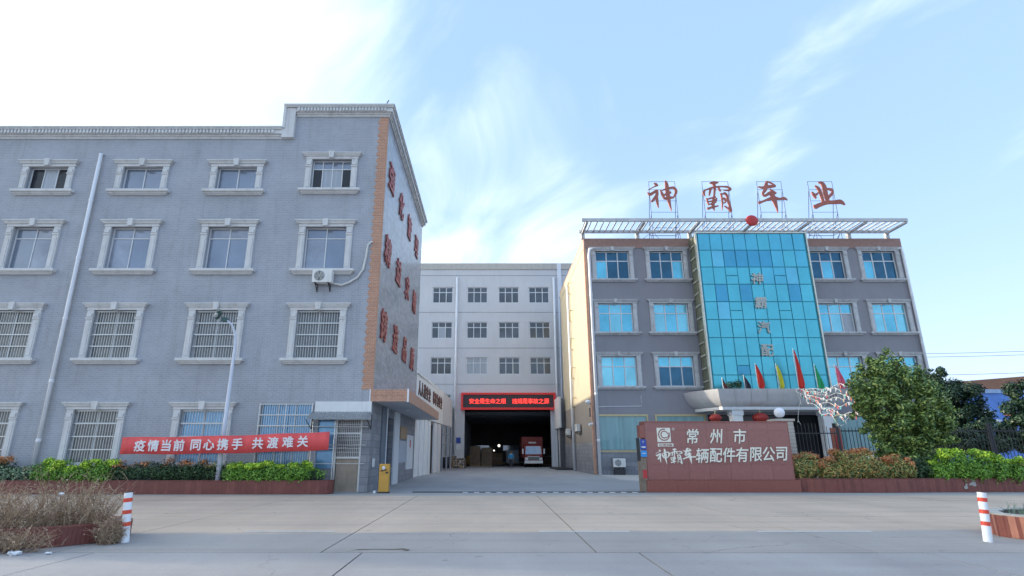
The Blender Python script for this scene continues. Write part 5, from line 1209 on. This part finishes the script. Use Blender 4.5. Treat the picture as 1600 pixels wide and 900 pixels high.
tree('tree', 'large bushy sunlit green tree in front of the right end of the office', [(23.3, 33.6, 5.5, 1.5, 1.5, 1.35), (22.2, 33.4, 4.6, 1.3, 1.4, 1.2), (24.9, 33.6, 5.0, 1.45, 1.4, 1.3), (24.4, 33.7, 6.4, .95, .9, 1.0), (23.6, 33.2, 3.6, 1.6, 1.4, 1.2), (22.9, 33.4, 6.3, .8, .8, .8), (25.2, 33.2, 3.6, 1.2, 1.2, 1.1), (21.8, 33.3, 3.9, .8, .9, .9), (23.4, 33.2, 2.2, 1.2, .9, .9), (24.7, 33.1, 2.4, 1.1, .9, .9), (23.0, 33.0, 1.5, 1.0, .8, .7), (24.4, 33.0, 1.5, 1.0, .8, .7), (25.7, 33.2, 2.6, .9, .8, .8), (26.1, 33.6, 4.5, 1.0, 1.0, 1.1), (26.2, 33.4, 3.3, 1.0, .9, .9), (22.3, 33.3, 2.7, .9, .8, .8), (21.4, 33.3, 4.9, .6, .7, .7)], (23.7, 33.5), 38000, 'leaf_tree', 61, .155, near=.825)
tree('tree', 'dark green tree right behind the bushy sunlit tree', [(29.0, 36.2, 5.3, 1.6, 1.4, 1.35), (30.3, 36.4, 4.5, 1.5, 1.4, 1.2), (28.4, 36.2, 4.0, 1.6, 1.4, 1.5), (28.6, 36.2, 6.2, .8, .8, .7), (30.0, 36, 3.2, 1.6, 1.3, 1.3), (28.2, 36, 2.4, 1.5, 1.2, 1.1), (30.6, 36, 2.2, 1.2, 1.0, 1.0), (27.4, 36, 3.4, 1.2, 1.0, 1.2)], (29.2, 36.3), 22000, 'leaf_dark', 62, .20)
tree('tree', 'broad dark tree cut by the right edge of the photo', [(31.0, 32.2, 4.3, 1.4, 1.4, 1.3), (30.0, 32.2, 3.2, 1.2, 1.2, 1.0), (31.8, 32.3, 3.0, 1.6, 1.3, 1.2), (30.0, 32, 2.1, 1.3, 1.0, .9), (28.6, 31.9, 2.5, .8, .8, .55)], (30.2, 32.2), 20000, 'leaf_dark', 63, .19)
tree('tree', 'low dark shrub-like tree under the gap between the trees', [(26.6, 31.8, 2.2, 1.5, 1.0, 1.0), (25.0, 31.8, 1.9, 1.2, 1.0, .8)], (26.2, 31.8), 9000, 'leaf_dark', 64, .17)

# ------------------------------------------------------------------ far right: shed with a brown roof and mural wall
FS = thing('mural_building', 'low building with brown roof and blue painted wall beyond the trees', 'building', (60, 66, 0))
W(MB().box(46, 78, 62, 76, 0, 7.4), 'wall', 'far_wall', FS); q = MB(); q.add([(45.5, 61.6, 7.4), (80, 61.6, 9.4), (80, 77, 9.4), (45.5, 77, 7.4), (45.5, 61.6, 8.6), (80, 61.6, 11.3), (80, 77, 11.3), (45.5, 77, 8.6)], [(0, 1, 2, 3), (4, 5, 6, 7), (0, 1, 5, 4), (1, 2, 6, 5), (2, 3, 7, 6), (3, 0, 4, 7)]); W(q, 'roof', 'roof_brown', FS)
MW = thing('mural_wall', 'blue wall painted with coloured shapes seen between two trees', 'wall', (36, 45, 0)); W(MB().box(32, 46, 45, 45.3, 0, 6.1), 'wall', 'mural_blue', MW); W(MB().box(31.9, 46.1, 44.9, 45.4, 6.1, 6.4), 'coping', 'mural_pale', MW)
rr = random.Random(9)
for i in range(26):
    x, z, s_ = rr.uniform(36, 45), rr.uniform(3.2, 5.0), rr.uniform(.15, .42); m_ = rr.choice(['cloth_teal', 'cloth_orange', 'cloth_pink', 'cloth_yellow', 'mural_pale', 'notice_white', 'notice_white', 'cloth_maroon']); n = 7
    q = MB(); q.add([(x + s_ * math.cos(a) * rr.uniform(.6, 1.5), 44.99 - i * .0015, z + s_ * .6 * math.sin(a)) for a in [6.28 * k / n for k in range(n)]], [tuple(range(n))]); W(q, 'painted_shape', m_, MW)
# power lines
for i, (z0, z1) in enumerate(((52.2, 51.8), (50.6, 50.0), (41.0, 41.2), (36.5, 36.9))):
    q = MB(); pts = [(60 + 240 * t_ / 16, 280 + 0 * t_, (z0 + (z1 - z0) * t_ / 16) - 3 * 4 * (t_ / 16) * (1 - t_ / 16)) for t_ in range(17)]; q.tube(pts, .10, 4)
    top(q, 'power_line', 'cable', (60, 280, 40), ['topmost', 'second', 'third', 'lowest'][i] + ' thin power line crossing the sky at the right', 'power line', 'power lines far off at the right')

# ------------------------------------------------------------------ truck
TK = thing('truck', 'red box truck with white bumper parked inside the dark opening', 'truck', (4.75, 67.2, 0))
tx0, tx1, ty = 3.62, 5.88, 66.2
bev(W(MB().box(tx0 - .1, tx1 + .1, ty + 1.75, ty + 7.5, 1.0, 3.35), 'cargo_box', 'truck_box', TK), .03)
cab = MB(); cab.prism([(ty + 1.65, .55), (ty + .0, .55), (ty - .02, 1.35), (ty + .28, 2.35), (ty + .5, 2.48), (ty + 1.65, 2.48)], 'x', tx0 + .12, tx1 - .12); bev(W(cab, 'cab', 'truck_red', TK), .05, 3)
q = MB(); q.add([(tx0 + .22, ty - .015 + .02, 1.42), (tx1 - .22, ty + .005, 1.42), (tx1 - .32, ty + .235, 2.28), (tx0 + .32, ty + .235, 2.28), (tx0 + .22, ty + .03, 1.42), (tx1 - .22, ty + .03, 1.42), (tx1 - .32, ty + .27, 2.28), (tx0 + .32, ty + .27, 2.28)], [(0, 1, 2, 3), (0, 4, 5, 1), (3, 2, 6, 7), (0, 3, 7, 4), (1, 5, 6, 2)]); q.v = [(a, b - .035, c) for a, b, c in q.v]
W(q, 'windscreen', 'windscreen', TK)
W(MB().box(tx0 + .1, tx1 - .1, ty - .16, ty + .05, .42, .72), 'bumper', 'white_paint', TK)
W(MB().box(tx0 + .5, tx1 - .5, ty - .07, ty - .025, .80, 1.12), 'grille', 'ac_grille', TK); W(MB().box(tx0 + .45, tx1 - .45, ty - .09, ty - .072, 1.13, 1.19), 'grille_trim', 'white_paint', TK)
for x in (tx0 + .16, tx1 - .50): W(MB().box(x, x + .34, ty - .08, ty - .025, .78, 1.05), 'headlight', 'lamp_lens', TK)
for x in (tx0 - .14, tx1 + .0): W(MB().box(x, x + .14, ty - .1, ty - .02, 1.45, 2.0), 'mirror', 'white_frame', TK)
W(MB().box(tx0 + .7, tx1 - .7, ty + 1.66, ty + 1.74, 2.6, 2.78), 'roof_lettering', 'notice_white', TK); W(MB().box(tx0 + .6, tx1 - .6, ty + .5, ty + 1.3, 2.5, 2.6), 'deflector', 'truck_red', TK)
for x in (tx0 + .12, tx1 - .37):
    for y in (ty + .9, ty + 5.6):
        wh = W(MB().tube([(x, y, .45), (x + .25, y, .45)], .45, 20), 'wheel', 'tyre', TK); W(MB().tube([(x - .01, y, .45), (x + .26, y, .45)], .24, 16), 'rim', 'steel', wh)
W(MB().box(tx0 + .4, tx1 - .4, ty + 1, ty + 7.3, .6, .95), 'chassis', 'dark_steel', TK)

# car behind the fence
CR = thing('parked_car', 'white car whose roof shows behind the rusty hedge and iron fence', 'car', (20.6, 31.0, 0))
cx0, cx1 = 18.4, 22.9; yy0, yy1 = 30.2, 31.9
q = MB(); prof_ = [(cx0, .35), (cx0, .75), (cx0 + .25, .92), (cx0 + 1.0, 1.0), (cx1 - .75, 1.02), (cx1 - .1, .9), (cx1, .7), (cx1, .35)]; q.prism(prof_, 'y', yy0, yy1); bev(W(q, 'body', 'car_white', CR), .1, 3)
q = MB(); pr = [(cx0 + .75, .98), (cx0 + 1.45, 1.42), (cx0 + 1.9, 1.49), (cx0 + 2.8, 1.49), (cx0 + 3.3, 1.42), (cx1 - .55, 1.0)]; q.prism(pr, 'y', yy0 + .16, yy1 - .16); bev(W(q, 'cabin', 'windscreen', CR), .06, 3)
q = MB(); q.prism([(cx0 + 1.2, 1.30), (cx0 + 1.45, 1.47), (cx0 + 1.9, 1.55), (cx0 + 2.8, 1.55), (cx0 + 3.35, 1.46), (cx0 + 3.6, 1.30), (cx0 + 3.3, 1.40), (cx0 + 2.8, 1.47), (cx0 + 1.9, 1.47), (cx0 + 1.45, 1.40)], 'y', yy0 + .14, yy1 - .14); W(q, 'roof', 'car_white', CR)
for x in (cx0 + .85, cx1 - .85):
    for y in (yy0 - .02, yy1 - .2):
        wh = W(MB().tube([(x, y, .33), (x, y + .22, .33)], .33, 18), 'wheel', 'tyre', CR); W(MB().tube([(x, y - .01, .33), (x, y + .23, .33)], .19, 12), 'rim', 'steel', wh)
for x in (cx0 + .0, cx1 - .2): W(MB().box(x - .02, x + .22, yy0 + .1, yy0 + .5, .68, .80), 'headlight', 'lamp_lens', CR)

# stacked goods by the hall opening
SB = thing('firewood_sack', 'pile of brown timber offcuts left of the dark opening', 'timber pile', (-3.7, 62.5, 0)); rr = random.Random(3)
for k in range(26):
    r_ = rr.uniform(.09, .15); x = -4.2 + (k % 6) * .27 + rr.uniform(-.05, .05); z = .12 + (k // 6) * .26; y = 62.2 + rr.uniform(-.1, .1)
    W(MB().tube([(x, y, z), (x + rr.uniform(-.08, .08), y + 1.1, z + rr.uniform(-.03, .03))], r_, 8), 'log', rr.choice(['sacking', 'wood', 'crate_brown']), SB)
DK = thing('tarpaulin_heap', 'dark covered heap beside the timber pile', 'heap', (-5.0, 62.6, 0)); q = MB(); q.ball((-4.9, 62.7, .45), .75, .8, .75, 14, 8); q.v = [(a, b, max(c, 0)) for a, b, c in q.v]; smooth(W(q, 'cover', 'dark_steel', DK))
for i, (x0, x1, z, lab) in enumerate(((-2.6, -1.3, 2.3, 'left brown crate standing inside the dark hall'), (-1.2, .1, 2.15, 'right brown crate standing inside the dark hall'))):
    t = thing('crate', lab, 'crate', ((x0 + x1) / 2, 70, 0), 'brown crates inside the hall')
    W(MB().box(x0 + .03, x1 - .03, 69.5, 70.8, .1, z), 'body', 'crate_brown', t)
    for k in range(6): W(MB().box(x0 + k * (x1 - x0) / 6 + .02, x0 + (k + 1) * (x1 - x0) / 6 - .02, 69.46, 69.498, .1, z + .01), 'plank', 'crate_brown', t)
    W(MB().box(x0, x1, 69.44, 70.85, .0, .098), 'pallet', 'wood', t)
for i, (x, y, w_, h_, m_, lab) in enumerate(((.7, 80, 1.6, 1.5, 'sacking', 'pale wrapped stack on a pallet deep inside the hall, left of the walking person'), (3.0, 84, 1.8, 1.9, 'galv_blue', 'blue-grey machine cabinet at the back of the hall behind the person'), (7.3, 76, 1.5, 2.2, 'crate_brown', 'tall brown crate right of the truck inside the hall'), (-2.9, 77, .8, 1.2, 'yellow_paint', 'yellow trolley box by the left wall inside the hall'))):
    t = thing('stored_goods', lab, 'goods', (x, y, 0), 'goods stored deep inside the hall'); W(MB().box(x - w_ / 2, x + w_ / 2, y, y + 1.2, .14, h_), 'load', m_, t); W(MB().box(x - w_ / 2 - .05, x + w_ / 2 + .05, y - .05, y + 1.25, 0, .139), 'pallet', 'wood', t); W(MB().box(x - w_ / 2 - .004, x + w_ / 2 + .004, y - .01, y - .001, h_ * .5, h_ * .5 + .06), 'strap', 'notice_grey', t)
BX = thing('wall_plate', 'small blue and white notice on the rear hall beside the opening', 'notice', (-3.75, 64.8, 2.0)); W(MB().box(-3.95, -3.45, 64.93, 64.96, 2.6, 3.2), 'plate', 'sign_blue', BX); W(MB().box(-3.95, -3.45, 64.93, 64.96, 1.9, 2.45), 'plate', 'notice_white', BX)

# ------------------------------------------------------------------ person walking out of the hall
def skinned(name, m, parent, verts, edges, radii, root=0, sub=2):
    me = bpy.data.meshes.new(name); me.from_pydata(verts, edges, []); me.materials.append(M[m]); o = link(bpy.data.objects.new(name, me), parent)
    sk = o.modifiers.new('skin', 'SKIN'); sk.use_smooth_shade = True
    for i, r_ in enumerate(radii): me.skin_vertices[0].data[i].radius = (r_, r_) if not isinstance(r_, tuple) else r_
    me.skin_vertices[0].data[root].use_root = True
    s_ = o.modifiers.new('sub', 'SUBSURF'); s_.levels = sub; s_.render_levels = sub; return o
PS = thing('person', 'person in a light blue jacket and dark trousers walking in front of the dark opening', 'person', (2.1, 63.2, 0))
V = []; E_ = []; RR = []
def jv(p, r_, link_to=None):
    V.append(p); RR.append(r_); i = len(V) - 1
    if link_to is not None: E_.append((link_to, i))
    return i
pel = jv((0, 0, .95), (.16, .12)); wst = jv((0, 0, 1.10), (.145, .11), pel); chs = jv((0, -.01, 1.30), (.17, .12), wst); shd = jv((0, 0, 1.42), (.12, .09), chs); nk = jv((0, -.01, 1.50), .055, shd); hd0 = jv((0, -.02, 1.58), .08, nk); hd1 = jv((0, -.02, 1.66), .088, hd0); hd2 = jv((0, -.01, 1.71), .07, hd1)
for sg in (-1, 1):
    a = jv((sg * .18, 0, 1.39), .062, shd); b = jv((sg * .23, -.03 * sg, 1.13), .046, a); c = jv((sg * .25, -.12 * sg - .05, .90), .034, b); h = jv((sg * .25, -.14 * sg - .06, .83), (.03, .02), c)
    for k in range(4): f1 = jv((sg * .25 + (k - 1.5) * .001, -.14 * sg - .09 + k * .018, .775 - .004 * (1.5 - abs(k - 1.5))), .0085, h); jv((sg * .245, -.14 * sg - .088 + k * .017, .735), .0075, f1)
    th = jv((sg * .235, -.14 * sg - .10, .81), .0095, h); jv((sg * .225, -.14 * sg - .115, .775), .008, th)
    hp = jv((sg * .09, 0, .88), .092, pel); kn = jv((sg * .10, -.09 * sg - .03, .50), .062, hp); an = jv((sg * .10, -.16 * sg + .04, .09), .042, kn); jv((sg * .11, -.16 * sg - .10, .04), .035, an)
skinned('body', 'skin', PS, V, E_, RR)
skinned('jacket', 'jacket_blue', PS, [(0, 0, .90), (0, 0, 1.10), (0, -.01, 1.30), (0, 0, 1.43), (-.18, 0, 1.40), (-.235, .03, 1.13), (-.255, .07, .92), (.18, 0, 1.40), (.235, -.03, 1.13), (.255, -.165, .92)],
        [(0, 1), (1, 2), (2, 3), (3, 4), (4, 5), (5, 6), (3, 7), (7, 8), (8, 9)], [(.185, .145), (.17, .135), (.195, .145), (.12, .10), .085, .066, .052, .085, .066, .052])
skinned('trousers', 'trouser_dark', PS, [(0, 0, .94), (-.09, 0, .86), (-.10, .06, .50), (-.10, .20, .10), (.09, 0, .86), (.10, -.12, .50), (.10, -.12, .10)], [(0, 1), (1, 2), (2, 3), (0, 4), (4, 5), (5, 6)], [(.165, .125), .11, .08, .065, .11, .08, .065])
hr = MB(); hr.ball((0, .005, 1.70), .098, .105, .085, 14, 10); smooth(Lc(hr, 'hair', 'hair', PS))
for sx_ in (-.033, .033): Lc(MB().ball((sx_, -.105, 1.645), .011, .006, .007, 8, 6), 'eye', 'print_black', PS)
Lc(MB().ball((0, -.115, 1.615), .013, .018, .02, 8, 6), 'nose', 'skin', PS); Lc(MB().ball((0, -.10, 1.575), .025, .008, .006, 8, 6), 'mouth', 'letter_red', PS)
for sg in (-1, 1): Lc(MB().box(sg * .10 - .045, sg * .10 + .045, -.16 * sg - .16, -.16 * sg + .10, .0, .08), 'shoe', 'trouser_dark', PS)
